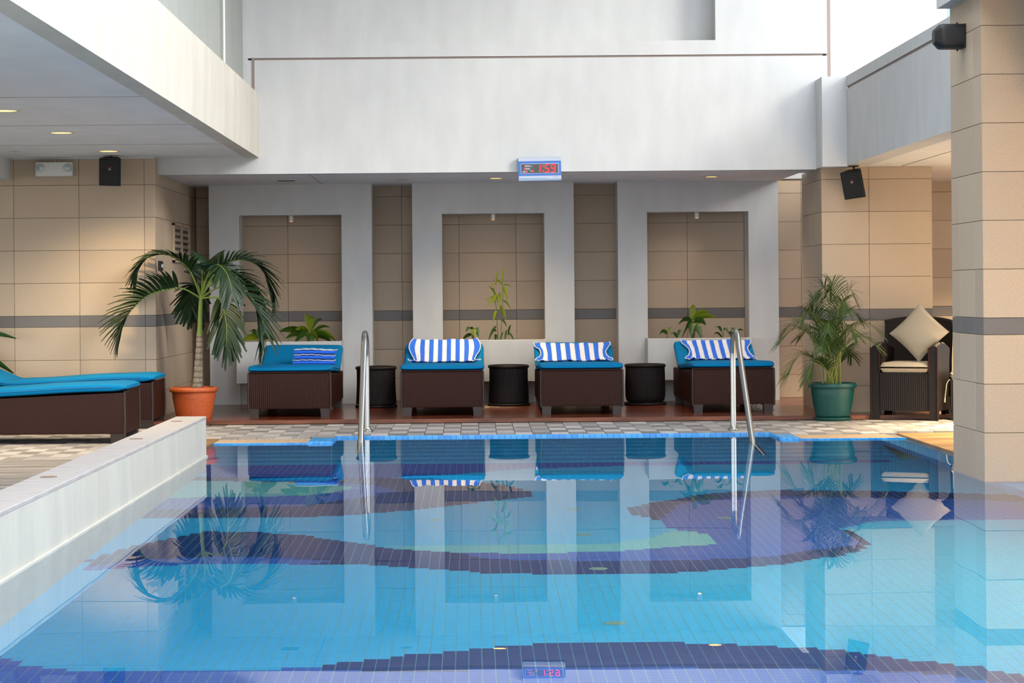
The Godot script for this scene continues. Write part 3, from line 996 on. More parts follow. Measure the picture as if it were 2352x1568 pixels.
func make_table(label: String, at: Vector3, rounded: bool) -> void:
	var o := thing("side_table", label, "side table", at, 0, "wicker drum tables between the loungers")
	var prof := [[0.175, 0.035], [0.19, 0.05], [0.198, 0.09], [0.2, 0.2], [0.197, 0.3], [0.195, 0.385]] if rounded else [[0.2, 0.035], [0.2, 0.06], [0.197, 0.12], [0.193, 0.2], [0.192, 0.3], [0.193, 0.385]]
	var rows := []
	var ribs := 66
	for p in prof:
		var row := []
		for q in ribs * 4:
			var a := -TAU * q / (ribs * 4.0)
			var r: float = p[0] - 0.005 + 0.005 * absf(sin(PI * q / 4.0))
			row.append(Vector3(r * cos(a), p[1], r * sin(a)))
		rows.append(row)
	var b := MB.new()
	b.grid(rows, true)
	b.cap(rows[0], true)
	put(b, "wicker_drum", mats.wicker_dark, o)
	var t := MB.new()
	t.lathe([[0.19, 0.37], [0.203, 0.378], [0.207, 0.392], [0.201, 0.404], [0.188, 0.408], [0.18, 0.402]], 48)
	put(t, "top_rim", mats.wicker_dark, o)
	var d := MB.new()
	d.lathe([[0.184, 0.398], [0.1, 0.401], [0.0, 0.402]], 40)
	put(d, "table_top", mats.wicker, o)
	var f := MB.new()
	f.lathe([[0.15, 0.0], [0.202, 0.0], [0.212, 0.009], [0.21, 0.02], [0.2, 0.027], [0.15, 0.027]], 48)
	put(f, "base_ring", mats.wicker_dark, o)
	var ft := MB.new()
	ft.lathe([[0.13, 0.02], [0.16, 0.02], [0.16, 0.045], [0.13, 0.045]], 32)
	put(ft, "foot_frame", mats.wicker_dark, o)

func make_pot(o: Node3D, r: float, h: float, m: Material, saucer: Material) -> void:
	var b := MB.new()
	b.lathe([[0.0, 0.025], [r * 0.66, 0.025], [r * 0.72, 0.05], [r * 0.8, h * 0.4], [r * 0.87, h * 0.68], [r * 0.89, h * 0.72], [r * 0.875, h * 0.73], [r * 0.9, h * 0.8], [r * 0.885, h * 0.81], [r * 0.91, h * 0.87]], 48)
	put(b, "pot_body", m, o)
	var t := MB.new()
	t.lathe([[r * 0.9, h * 0.865], [r * 0.97, h * 0.87], [r, h * 0.9], [r * 1.0, h * 0.95], [r * 0.97, h * 0.99], [r * 0.92, h], [r * 0.87, h * 0.985], [r * 0.85, h * 0.9], [r * 0.84, h * 0.85]], 48)
	put(t, "pot_rim", m, o)
	var s := MB.new()
	s.lathe([[0.0, h * 0.9], [0.5 * r, h * 0.905], [r * 0.86, h * 0.895]].duplicate(), 32)
	s.lathe([[r * 0.86, h * 0.895], [0.5 * r, h * 0.91], [0.0, h * 0.9]], 32)
	put(s, "soil", mats.soil, o)
	var d := MB.new()
	d.lathe([[0.0, 0.0], [r * 0.7, 0.0], [r * 0.74, 0.006], [r * 0.78, 0.02], [r * 0.8, 0.03], [r * 0.77, 0.032], [r * 0.74, 0.016], [0.0, 0.014]], 48)
	put(d, "saucer", saucer, o)

func make_frond(o: Node3D, ctrl: Array, count: int, length: float, width: float, lift0: float, lift1: float, m: Material, rm: Material, thick := 0.007, start := 0.16, twist := 0.0) -> void:
	var path := smooth_path(ctrl, 40)
	var b := MB.new()
	for k in count:
		for s in [-1.0, 1.0]:
			var t: float = start + (1.0 - start) * (k + 0.25 + 0.3 * s * 0.5 + rng.randf_range(-0.15, 0.15)) / count
			t = clampf(t, 0.0, 0.995)
			var fi: float = t * 39.0
			var q := mini(int(fi), 38)
			var at: Vector3 = path[q].lerp(path[q + 1], fi - q)
			var fwd: Vector3 = (path[q + 1] - path[q]).normalized()
			var side := fwd.cross(Vector3.UP)
			if side.length() < 0.2:
				side = Vector3(0, 0, 1)
			side = side.normalized().rotated(fwd, twist)
			var u: float = (t - start) / (1.0 - start)
			var up := side.cross(fwd).normalized()
			var ln: float = length * (0.55 + 0.45 * sin(PI * clampf(u * 0.85 + 0.22, 0, 1))) * rng.randf_range(0.88, 1.08)
			var dir: Vector3 = (fwd * lerpf(0.75, 1.25, u) + side * s * lerpf(0.85, 0.55, u) + up * lerpf(lift0, lift1, u) + Vector3(rng.randf_range(-0.1, 0.1), rng.randf_range(-0.1, 0.1), rng.randf_range(-0.1, 0.1))).normalized()
			var pts := []
			for w in 5:
				var f := w / 4.0
				pts.append(at + dir * ln * f + Vector3(0, -0.32 * ln * f * f, 0))
			var across: Vector3 = dir.cross(up).normalized()
			b.leaf(pts, width * rng.randf_range(0.85, 1.15), across, 0.35, 0.2)
	var f := put(b, "frond", m, o)
	var r := MB.new()
	var rr := []
	for k in 40:
		rr.append(lerpf(thick, 0.0015, k / 39.0))
	r.tube(path, rr, 6, false)
	put(r, "rachis", rm, f)

func make_palm() -> void:
	var base := Vector3(-2.56, STONE, -19.95)
	var o := thing("potted_palm", "tall palm with a ringed trunk in a terracotta pot", "potted palm", base)
	make_pot(o, 0.222, 0.33, mats.terracotta, mats.teal_saucer)
	# trunk: grey ringed foot, green crownshaft
	var ctrl := [Vector3(0.03, 0.29, 0), Vector3(0.04, 0.4, 0), Vector3(0.047, 0.55, 0), Vector3(0.055, 0.7, 0), Vector3(0.057, 0.81, 0)]
	var path := smooth_path(ctrl, 60)
	var bark := FastNoiseLite.new() # grey and tan patches of bark between the leaf scars
	bark.seed = 6
	bark.frequency = 0.8
	var rows := []
	var cols := []
	for k in 60:
		var t := k / 59.0
		var r := lerpf(0.056, 0.026, pow(t, 0.6)) + 0.0035 * absf(sin(t * 34.0))
		var row := []
		var cr := []
		for q in 16:
			var a := -TAU * q / 16.0
			row.append(path[k] + Vector3(cos(a) * r, 0, sin(a) * r))
			cr.append((Color(0.27, 0.22, 0.17) if bark.get_noise_3d(cos(a), t * 6.0, sin(a)) > 0.05 else Color(0.36, 0.3, 0.23)) * (0.5 if absf(sin(t * 34.0)) < 0.4 else 1.0))
		rows.append(row)
		cols.append(cr)
	var b := MB.new()
	b.grid(rows, true, false, cols)
	put(b, "trunk", mats.trunk, o)
	var g := MB.new()
	g.tube(smooth_path([Vector3(0.057, 0.8, 0), Vector3(0.06, 0.86, 0), Vector3(0.064, 1.0, 0), Vector3(0.07, 1.12, 0), Vector3(0.074, 1.18, 0)], 14), [0.029, 0.03, 0.028, 0.024, 0.022, 0.021, 0.02, 0.02, 0.019, 0.018, 0.017, 0.016, 0.014, 0.01], 14)
	put(g, "crownshaft", mats.rachis, o)
	var c := Vector3(0.072, 1.14, 0)
	var w := func(x, y, z): return Vector3(x + 2.56, y - STONE, z)
	var fr := [
		[c, w.call(-2.55, 1.28, 0.03), w.call(-2.61, 1.392, 0.08), w.call(-2.737, 1.489, 0.14), w.call(-2.897, 1.502, 0.16), w.call(-3.03, 1.424, 0.16), w.call(-3.09, 1.33, 0.15)],
		[c, w.call(-2.64, 1.188, 0.08), w.call(-2.78, 1.181, 0.16), w.call(-2.95, 1.123, 0.24), w.call(-3.08, 1.0, 0.3), w.call(-3.15, 0.88, 0.34), w.call(-3.2, 0.76, 0.36)],
		[c, w.call(-2.53, 1.22, -0.12), w.call(-2.58, 1.21, -0.28), w.call(-2.63, 1.08, -0.45), w.call(-2.62, 0.98, -0.52)],
		[c, w.call(-2.46, 1.27, -0.03), w.call(-2.44, 1.38, -0.12), w.call(-2.45, 1.44, -0.26), w.call(-2.48, 1.44, -0.42)],
		[c, w.call(-2.39, 1.28, 0.02), w.call(-2.26, 1.41, 0.0), w.call(-2.1, 1.45, -0.05), w.call(-1.95, 1.38, -0.1), w.call(-1.86, 1.23, -0.13), w.call(-1.82, 1.12, -0.14)],
		[c, w.call(-2.32, 1.197, 0.1), w.call(-2.16, 1.204, 0.2), w.call(-2.0, 1.095, 0.28), w.call(-1.91, 0.93, 0.32), w.call(-1.88, 0.8, 0.34), w.call(-1.91, 0.7, 0.35)],
		[c, w.call(-2.31, 1.1, 0.14), w.call(-2.245, 0.98, 0.26), w.call(-2.215, 0.8, 0.34), w.call(-2.22, 0.66, 0.38)],
		[c, w.call(-2.4, 1.34, 0.1), w.call(-2.29, 1.4, 0.28), w.call(-2.19, 1.3, 0.45), w.call(-2.14, 1.15, 0.55)],
		[c, w.call(-2.4, 1.26, -0.15), w.call(-2.26, 1.34, -0.35), w.call(-2.1, 1.26, -0.5), w.call(-2.0, 1.1, -0.58)],
	]
	for k in fr.size():
		make_frond(o, fr[k], [24, 25, 16, 17, 24, 24, 18, 17, 17][k], [0.3, 0.33, 0.28, 0.29, 0.32, 0.32, 0.29, 0.29, 0.29][k], 0.042, [0.6, 2.4, 0.1, 1.2, 0.9, 0.8, 0.3, 0.3, 0.5][k], [-0.5, -0.45, -0.3, 0.1, -0.5, -0.4, -0.3, -0.4, -0.4][k], mats.frond, mats.rachis, 0.009, 0.22, 0.7 if k == 6 else 0.0)
	# young spear leaf
	var sp := MB.new()
	sp.tube([c, w.call(-2.475, 1.25, 0.01), w.call(-2.472, 1.4, 0.02)], [0.007, 0.006, 0.002], 6)
	put(sp, "spear_leaf", mats.leaf_lime, o)

func make_areca() -> void:
	var base := Vector3(3.222, STONE, -19.52)
	var o := thing("potted_palm", "bushy areca palm with arching fine leaves in a green pot", "potted palm", base)
	make_pot(o, 0.215, 0.34, mats.green_pot, mats.green_pot)
	var w := func(x, y, z): return Vector3(x - 3.222, y - STONE, z)
	var tips := [
		[3.1, 1.08, 0.05, 0.16], [3.42, 1.04, 0.05, 0.2], [3.22, 1.12, -0.1, 0.16], [2.72, 0.66, 0.15, 0.3], [2.76, 0.36, 0.25, 0.34],
		[2.95, 0.34, 0.3, 0.22], [3.63, 0.74, 0.1, 0.22], [3.58, 0.62, 0.25, 0.22], [2.8, 0.74, -0.1, 0.24], [2.92, 0.86, 0.2, 0.18],
		[3.5, 0.86, -0.15, 0.18], [3.06, 0.98, -0.15, 0.15], [3.38, 0.72, 0.35, 0.2], [3.12, 0.76, 0.4, 0.2], [3.3, 0.95, 0.25, 0.18],
		[3.05, 0.6, 0.45, 0.22], [3.45, 0.52, -0.3, 0.2], [2.98, 0.7, -0.35, 0.2]]
	for k in tips.size():
		var t: Array = tips[k]
		var tip: Vector3 = w.call(t[0], t[1], t[2])
		var a := TAU * k / tips.size()
		var root := Vector3(cos(a) * 0.05 * (1 + k % 3) * 0.6, 0.3, sin(a) * 0.05)
		var peak: float = maxf(tip.y, 0.45) + t[3] * 0.42
		var mid := Vector3(lerpf(root.x, tip.x, 0.3), lerpf(root.y, peak, 0.75), lerpf(root.z, tip.z, 0.3))
		var top := Vector3(lerpf(root.x, tip.x, 0.68), peak, lerpf(root.z, tip.z, 0.7))
		make_frond(o, [root, root.lerp(mid, 0.5) + Vector3(0, 0.03, 0), mid, top, tip], 30, 0.21, 0.009, 0.6, 0.2, mats.areca, mats.areca_stem, 0.006, 0.34)
	var st := MB.new()
	for k in 7:
		var a := TAU * k / 7.0
		st.tube([Vector3(cos(a) * 0.035, 0.28, sin(a) * 0.035), Vector3(cos(a) * 0.05, 0.46, sin(a) * 0.04)], [0.012, 0.007], 7)
	put(st, "stem_cluster", mats.areca_stem, o)

func leaf_part(o: Node3D, a: Vector3, tip: Vector3, width: float, m: Material, arch := 0.05, side := Vector3(1, 0, 0.25), stalk := true) -> void:
	var b := MB.new()
	var pts := []
	for k in 9:
		var t := k / 8.0
		pts.append(a.lerp(tip, t) + Vector3(0, arch * sin(PI * t), 0))
	var d := (tip - a).normalized()
	if absf(side.normalized().dot(d)) > 0.85:
		side = Vector3(0, 1, 0.4)
	b.leaf(pts, width, side, -0.18, 0.5)
	put(b, "leaf", m, o)

func make_niche_plants() -> void:
	var z := -22.28
	# planter 1, by the tall palm
	var spec := [
		["leafy plant with broad drooping leaves in the planter behind the folded towels", Vector3(-1.66, 0.63, z), [
			[0.0, 0.14, 0.0, 0.03, 0.27, 0.06, 0.06, "leaf_lime"], [0.02, 0.14, 0, 0.12, 0.24, 0.0, 0.05, "leaf_deep"], [0, 0.12, 0, -0.05, 0.3, 0.02, 0.07, "leaf_lime"],
			[-0.02, 0.1, 0, -0.15, 0.14, 0.05, 0.07, "leaf_lime"], [0.02, 0.1, 0.0, 0.2, 0.16, 0.04, 0.04, "leaf_deep"], [0, 0.1, 0.02, 0.0, -0.01, 0.1, 0.1, "leaf_deep"],
			[-0.03, 0.12, 0.02, -0.17, -0.02, 0.1, 0.1, "leaf_deep"], [0.04, 0.08, 0.02, 0.22, 0.0, 0.08, 0.1, "leaf_deep"], [0.05, 0.1, 0.0, 0.26, 0.02, 0.02, 0.08, "leaf_lime"],
			[-0.04, 0.09, 0, -0.25, 0.05, 0.08, 0.08, "leaf_deep"], [0.0, 0.1, 0.05, 0.09, 0.0, 0.12, 0.09, "leaf_lime"], [-0.05, 0.1, 0.0, -0.32, 0.12, 0.02, 0.09, "leaf_deep"]]],
		["low leafy plant with long oval leaves in the planter beside the tall palm", Vector3(-2.2, 0.63, z), [
			[0.0, 0.05, 0.0, -0.16, 0.02, 0.06, 0.08, "leaf_lime"], [0, 0.06, 0, 0.12, 0.1, 0.05, 0.07, "leaf_deep"], [0, 0.05, 0, -0.08, 0.13, 0.0, 0.06, "leaf_deep"], [0.02, 0.05, 0, 0.2, 0.02, 0.06, 0.08, "leaf_deep"], [0, 0.06, 0.02, 0.05, 0.15, 0.03, 0.06, "leaf_deep"]]],
		["small three-leaved seedling in the middle planter", Vector3(0.0, 0.63, z), [
			[0.0, 0.13, 0.0, -0.07, 0.1, 0.04, 0.05, "leaf_deep"], [0.01, 0.13, 0, 0.06, 0.05, 0.05, 0.06, "leaf_deep"], [0, 0.12, 0.02, 0.02, 0.04, 0.06, 0.06, "leaf_lime"], [-0.01, 0.07, 0.0, -0.13, -0.02, 0.05, 0.05, "leaf_deep"]]],
		["upright plant with glossy clustered leaves in the planter behind the right handrail", Vector3(2.25, 0.63, z), [
			[0.0, 0.2, 0.0, 0.01, 0.36, 0.03, 0.06, "leaf_lime"], [0.0, 0.2, 0, 0.16, 0.28, 0.04, 0.07, "leaf_lime"], [0.02, 0.2, 0, 0.24, 0.22, 0.05, 0.07, "leaf_lime"], [0.02, 0.18, 0.02, 0.13, 0.15, 0.05, 0.08, "leaf_deep"],
			[-0.01, 0.2, 0.02, -0.12, 0.02, 0.08, 0.1, "leaf_deep"], [0.0, 0.19, 0.02, -0.03, 0.04, 0.1, 0.08, "leaf_deep"], [0.02, 0.18, 0.02, 0.07, 0.04, 0.1, 0.08, "leaf_deep"], [0.03, 0.13, 0, 0.09, 0.0, 0.06, 0.06, "leaf_deep"], [-0.02, 0.2, 0, -0.15, 0.16, 0.05, 0.06, "leaf_deep"]]],
		["tiny two-leaved sprout at the far end of the planter beside the third drum table", Vector3(1.99, 0.63, z), [
			[0.0, 0.06, 0.0, -0.08, 0.06, 0.02, 0.04, "leaf_deep"], [0, 0.06, 0, 0.05, 0.11, 0.02, 0.025, "leaf_lime"], [0.1, 0.02, 0, 0.04, 0.06, 0.02, 0.03, "leaf_deep"], [0.1, 0.02, 0, 0.15, 0.09, 0.02, 0.03, "leaf_deep"]]],
		["twiggy sprout with small leaves in the planter behind the striped towel and handrail", Vector3(2.55, 0.63, z), [
			[0.0, 0.02, 0.0, -0.09, 0.05, 0.02, 0.025, "leaf_deep"], [0, 0.08, 0, -0.07, 0.12, 0.02, 0.03, "leaf_deep"], [0.02, 0.1, 0, 0.07, 0.05, 0.02, 0.03, "leaf_deep"], [0.12, 0.03, 0, 0.1, 0.12, 0.02, 0.04, "leaf_lime"], [0.12, 0.03, 0, 0.22, 0.09, 0.02, 0.03, "leaf_deep"], [0.1, 0.02, 0, 0.06, 0.07, 0.02, 0.03, "leaf_deep"]]],
	]
	for s in spec:
		var o := thing("planter_plant", s[0], "plant", s[1], 0, "plants in the wall planters")
		var st := MB.new()
		for l in s[2]:
			var a := Vector3(l[0], l[1], l[2])
			st.tube([Vector3(l[0] * 0.4, -0.02, 0), a], [0.005, 0.003], 5, false)
			leaf_part(o, a, Vector3(l[3], l[4], l[5]), l[6], mats[l[7]], 0.035, Vector3(0.1, 0.85, 0.6) if absf(l[3] - l[0]) > 0.08 else Vector3(1, 0, 0.25))
		put(st, "stems", mats.stem, o)
	# tall bamboo-like plant in the middle planter
	var o := thing("planter_plant", "tall slender plant with narrow yellow-green leaves in the middle planter", "plant", Vector3(0.26, 0.63, z), 0, "plants in the wall planters")
	var st1 := MB.new()
	st1.tube(smooth_path([Vector3(0, -0.03, 0), Vector3(-0.01, 0.2, 0), Vector3(-0.012, 0.32, 0), Vector3(-0.03, 0.42, 0), Vector3(-0.04, 0.55, 0)], 20), [0.007, 0.006, 0.005, 0.004], 7)
	put(st1, "stalk", mats.stem, o)
	var st2 := MB.new()
	st2.tube(smooth_path([Vector3(0.03, -0.03, 0), Vector3(0.035, 0.2, 0), Vector3(0.045, 0.34, 0), Vector3(0.052, 0.5, 0), Vector3(0.045, 0.62, 0)], 20), [0.006, 0.005, 0.004, 0.003], 7)
	put(st2, "stalk", mats.stem, o)
	var lv := [
		[0.045, 0.6, 0.06, 0.76, 0.022], [-0.02, 0.58, -0.005, 0.71, 0.025], [0.045, 0.58, -0.05, 0.63, 0.022], [-0.02, 0.6, -0.08, 0.53, 0.024], [0.05, 0.57, 0.14, 0.55, 0.018],
		[0.06, 0.56, 0.1, 0.42, 0.045], [-0.02, 0.47, -0.09, 0.56, 0.024], [-0.02, 0.45, -0.13, 0.42, 0.022], [-0.03, 0.47, -0.1, 0.37, 0.03], [-0.02, 0.48, -0.06, 0.38, 0.04],
		[-0.01, 0.48, 0.0, 0.37, 0.035], [0.02, 0.5, 0.03, 0.4, 0.035], [0.05, 0.42, 0.13, 0.33, 0.025], [0.02, 0.37, 0.08, 0.22, 0.045], [-0.02, 0.32, -0.05, 0.2, 0.035], [0.03, 0.22, 0.09, 0.15, 0.024],
		[-0.02, 0.16, -0.1, 0.01, 0.035], [-0.02, 0.07, -0.03, -0.01, 0.035], [0.02, 0.0, 0.06, 0.1, 0.02], [0.1, 0.06, 0.13, 0.17, 0.022], [0.07, 0.02, 0.09, 0.12, 0.02], [0.1, 0.09, 0.17, -0.01, 0.02], [-0.02, 0.1, -0.07, 0.11, 0.025]]
	for l in lv:
		leaf_part(o, Vector3(l[0], l[1], 0), Vector3(l[2], l[3], rng.randf_range(-0.02, 0.06)), l[4], mats.leaf_lime if l[1] > 0.3 else mats.leaf_deep, 0.02, Vector3(1, 0.2, 0.5))

func make_planters() -> void:
	var xs := [[-2.4, -1.336], [-0.312, 0.751], [1.775, 2.834]]
	var where := ["white planter box under the opening nearest the tiled block", "white planter box holding the tall slender plant", "white planter box behind the third drum table"]
	for k in 3:
		var o := thing("planter_box", where[k], "planter", Vector3(xs[k][0], 0, 0), 0, "white planter boxes in the wall frames")
		var w: float = xs[k][1] - xs[k][0]
		put(cbox(Vector3(w, 0.425, 0.03), 0.004), "front_board", mats.plaster, o, Vector3(w * 0.5, 0.438, -22.1))
		slab("bottom_board", Vector3(0.0, 0.226, -22.397), Vector3(w, 0.25, -22.115), mats.plaster, o)
		slab("left_board", Vector3(0.0, 0.25, -22.397), Vector3(0.025, 0.65, -22.115), mats.plaster, o)
		slab("right_board", Vector3(w - 0.025, 0.25, -22.397), Vector3(w, 0.65, -22.115), mats.plaster, o)
		slab("back_board", Vector3(0.0, 0.25, -22.397), Vector3(w, 0.635, -22.38), mats.plaster, o)
		slab("soil", Vector3(0.025, 0.5, -22.38), Vector3(w - 0.025, 0.61, -22.115), mats.soil, o)

func make_chair() -> void:
	var o := thing("wicker_armchair", "dark wicker armchair with cream seat cushion beside the green pot", "armchair", Vector3(3.848, STONE, -19.43), -0.445)
	var hw := 0.3
	var front := 0.0
	# apron with arched bottom, front
	var fr := MB.new()
	var bottom := []
	for k in 41:
		var x := lerpf(-hw, hw, k / 40.0)
		var y := 0.085
		if absf(x) > hw - 0.075:
			y = lerpf(0.085, 0.0, clampf((absf(x) - (hw - 0.075)) / 0.03, 0, 1))
		bottom.append(Vector2(x, y))
	wicker_sheet(fr, bottom, 0.425, 0.0, 1.0)
	put(fr, "front_panel", mats.wicker_dark, o)
	for s in [-1.0, 1.0]:
		# arm: a thick ribbed side from the floor to the arm rest
		var a := MB.new()
		var xi: float = s * 0.225
		var xo: float = s * 0.3
		var rows := []
		for q in 9:
			var t := q / 8.0
			var zz := lerpf(0.012, -0.55, t)
			var top := 0.665 + 0.03 * sin(PI * minf(t * 1.2, 1.0)) - 0.02 * maxf(t - 0.6, 0) / 0.4
			var bt := 0.085 if t > 0.12 and t < 0.86 else 0.0
			rows.append([Vector3(xi, bt if t > 0.01 and t < 0.99 else bt, zz), Vector3(xi, top - 0.02, zz), Vector3(lerpf(xi, xo, 0.25), top, zz), Vector3(lerpf(xi, xo, 0.75), top, zz), Vector3(xo, top - 0.02, zz), Vector3(xo, bt, zz)])
		a.grid(rows, true, s > 0)
		a.cap(rows[0], s < 0)
		a.cap(rows[-1], s > 0)
		put(a, "arm", mats.wicker_dark, o)
		var edge := MB.new()
		edge.tube([Vector3(xo, 0.0, 0.014), Vector3(xo, 0.3, 0.016), Vector3(xo, 0.65, 0.014)], [0.008], 6)
		edge.tube([Vector3(xi, 0.42, 0.014), Vector3(xi, 0.65, 0.014)], [0.008], 6)
		put(edge, "braided_edge", mats.wicker, o)
		var l := MB.new()
		var p := []
		for k in 8:
			p.append(Vector3(s * 0.27 + (0.03 if k & 1 else -0.03), 0.1 if k & 2 else 0.0, -0.5 + (0.035 if k & 4 else -0.035)))
		l.hexa(p)
		put(l, "leg", mats.wicker_dark, o)
	# curved ribbed back
	var back := MB.new()
	var rf := []
	var rb := []
	for q in 3:
		rf.append([])
		rb.append([])
	for k in 81:
		var x := lerpf(-0.31, 0.31, k / 80.0)
		var curve := 0.12 * pow(absf(x) / 0.31, 2.0)
		var rip := 0.004 * absf(sin(k * PI / 2.5))
		for q in 3:
			var y: float = [0.2, 0.55, 0.9 - 0.035 * pow(absf(x) / 0.31, 2.0)][q]
			var lean: float = [0.0, -0.03, -0.09][q]
			rf[q].append(Vector3(x, y, -0.56 + curve + lean + rip))
			rb[q].append(Vector3(x, y, -0.6 + curve + lean - rip))
	back.grid(rf)
	back.grid(rb, false, true)
	back.grid([rf[2], rb[2]])
	put(back, "backrest", mats.wicker_dark, o)
	var tr := MB.new()
	var pth := []
	for k in range(0, 81, 4):
		pth.append((rf[2][k] + rb[2][k]) * 0.5)
	tr.tube(pth, [0.024], 8)
	put(tr, "top_roll", mats.wicker_dark, o)
	var seat := MB.new()
	pillow(seat, Vector3(0, 0.472, -0.24), Vector3(0.445, 0.095, 0.52), Basis.IDENTITY, 6.0, 0.9)
	put(seat, "seat_cushion", mats.cream, o)
	slab("seat_deck", Vector3(-0.23, 0.38, -0.56), Vector3(0.23, 0.424, 0.0), mats.wicker_dark, o)
	# scatter cushion stands on its corner against the back
	var cu := thing("scatter_cushion", "cream square scatter cushion standing on its corner in the wicker armchair", "cushion", Vector3(4.035, 0.735, -19.67), -0.42)
	var pm := MB.new()
	pillow(pm, Vector3.ZERO, Vector3(0.385, 0.385, 0.15), Basis(Vector3.RIGHT, -0.22) * Basis(Vector3.BACK, PI / 4 + 0.03), 2.2, 0.25)
	put(pm, "cushion_cover", mats.cream, cu)
	# footstool, mostly hidden by the near column
	var ft := thing("wicker_footstool", "dark wicker footstool with cream pad and hanging tie beside the tiled column", "footstool", Vector3(4.43, STONE, -19.314), -0.445)
	var fb := MB.new()
	var ring := ribbed_ring(0.2, -0.4, 0.0, 0.0187, 0.004)
	var frows := []
	for y in [0.1, 0.36]:
		var row := []
		for p in ring:
			row.append(Vector3(p.x, y, p.y))
		frows.append(row)
	fb.grid(frows, true)
	fb.box(Vector3(-0.19, 0.33, -0.39), Vector3(0.19, 0.362, -0.01))
	put(fb, "wicker_box", mats.wicker_dark, ft)
	for s in [-1.0, 1.0]:
		for zz in [-0.36, -0.04]:
			slab("leg", Vector3(s * 0.17 - 0.03, 0.0, zz - 0.03), Vector3(s * 0.17 + 0.03, 0.12, zz + 0.03), mats.wicker_dark, ft)
	var fp := MB.new()
	pillow(fp, Vector3(0, 0.405, -0.2), Vector3(0.41, 0.085, 0.41), Basis.IDENTITY, 6.0, 0.9)
	put(fp, "pad", mats.cream, ft)
	var tie := MB.new()
	tie.tube(smooth_path([Vector3(-0.2, 0.365, 0.0), Vector3(-0.225, 0.33, 0.012), Vector3(-0.235, 0.26, 0.014), Vector3(-0.243, 0.2, 0.014)], 12), [0.004], 6)
	tie.tube([Vector3(-0.243, 0.2, 0.014), Vector3(-0.246, 0.16, 0.014)], [0.007, 0.006], 6)
	put(tie, "tie", mats.cream, ft)

func wicker_sheet(b: MB, bottom: Array, top: float, z: float, facing: float) -> void:
	var r0 := []
	var r1 := []
	var first: Vector2 = bottom[0]
	var last: Vector2 = bottom[-1]
	var n := 160
	for k in n + 1:
		var x := lerpf(first.x, last.x, float(k) / n)
		var fi := float(k) / n * (bottom.size() - 1)
		var q := mini(int(fi), bottom.size() - 2)
		var y: float = lerpf(bottom[q].y, bottom[q + 1].y, fi - q)
		var rip := 0.0045 * absf(sin(k * PI / 5.0))
		r0.append(Vector3(x, y, z + rip * facing))
		r1.append(Vector3(x, top, z + rip * facing))
	b.grid([r0, r1])
	var r2 := []
	var r3 := []
	for k in n + 1:
		r2.append(r0[k] - Vector3(0, 0, 0.025))
		r3.append(r1[k] - Vector3(0, 0, 0.025))
	b.grid([r2, r3], false, true)
	b.grid([r2, r0])
	b.grid([r1, r3])

func pillow(b: MB, at: Vector3, size: Vector3, basis: Basis, square: float, fat_edge: float) -> void: # a stuffed cushion, front and back sheets meeting in a seam
	var n := 20
	for s in [-1.0, 1.0]:
		var rows := []
		for r in n + 1:
			var row := []
			for q in n + 1:
				var u := lerpf(-1, 1, float(q) / n)
				var w := lerpf(-1, 1, float(r) / n)
				var p := Vector3.ZERO
				if fat_edge > 0.5: # box cushion lying flat
					var puff := pow(maxf(0.0, (1 - pow(absf(u), square * 2)) * (1 - pow(absf(w), square * 2))), 0.3)
					p = Vector3(u * size.x * 0.5, s * size.y * 0.5 * (0.15 + 0.85 * puff), w * size.z * 0.5)
				else:
					var puff := pow(maxf(0.0, (1 - pow(absf(u), square)) * (1 - pow(absf(w), square))), 0.55)
					var pinch := 1.0 - 0.06 * (1 - u * u) * absf(w) - 0.06 * (1 - w * w) * absf(u)
					var crease := 0.004 * sin(u * 9.0 + w * 5.0) * absf(u * w)
					p = Vector3(u * size.x * 0.5 * pinch, w * size.y * 0.5 * pinch, s * (size.z * 0.5 * puff + crease))
				row.append(at + basis * p)
			rows.append(row)
		b.grid(rows, false, (s < 0) if fat_edge <= 0.5 else (s > 0))

# ---------------------------------------------------------------- fittings
func make_rails() -> void:
	var spots := [[-0.903, -18.47, -17.4, "steel pool handrail in front of the first drum table"], [2.185, -18.3, -17.05, "steel pool handrail in front of the lounger beside the green pot"]]
	for s in spots:
		var o := thing("pool_handrail", s[3], "handrail", Vector3(s[0], STONE, 0), 0, "steel handrails at the pool steps")
		var zd: float = s[1]
		var zw: float = s[2]
		var h := 0.835
		var path := [Vector3(0, 0, zd), Vector3(0, 0.3, zd), Vector3(0, 0.58, zd)]
		path.append_array(smooth_path([Vector3(0, 0.64, zd), Vector3(0, 0.75, zd + 0.035), Vector3(0, h - 0.012, zd + 0.13), Vector3(0, h, zd + 0.23), Vector3(0, h - 0.045, zd + 0.35), Vector3(0, h - 0.17, zd + 0.46)], 22))
		var slope := (zw - (zd + 0.46)) / (h - 0.17 + 0.03)
		for k in range(1, 7):
			var y := lerpf(h - 0.17, -0.6, k / 6.0)
			path.append(Vector3(0, y, zd + 0.46 + (h - 0.17 - y) * slope))
		var b := MB.new()
		b.tube(path, [0.0245], 16)
		put(b, "bent_tube", mats.steel, o)
		var f := MB.new()
		f.lathe([[0.025, 0.0], [0.046, 0.0], [0.048, 0.008], [0.042, 0.016], [0.032, 0.022], [0.027, 0.034], [0.0255, 0.036]], 28)
		put(f, "floor_flange", mats.steel, o, Vector3(0, 0, zd))

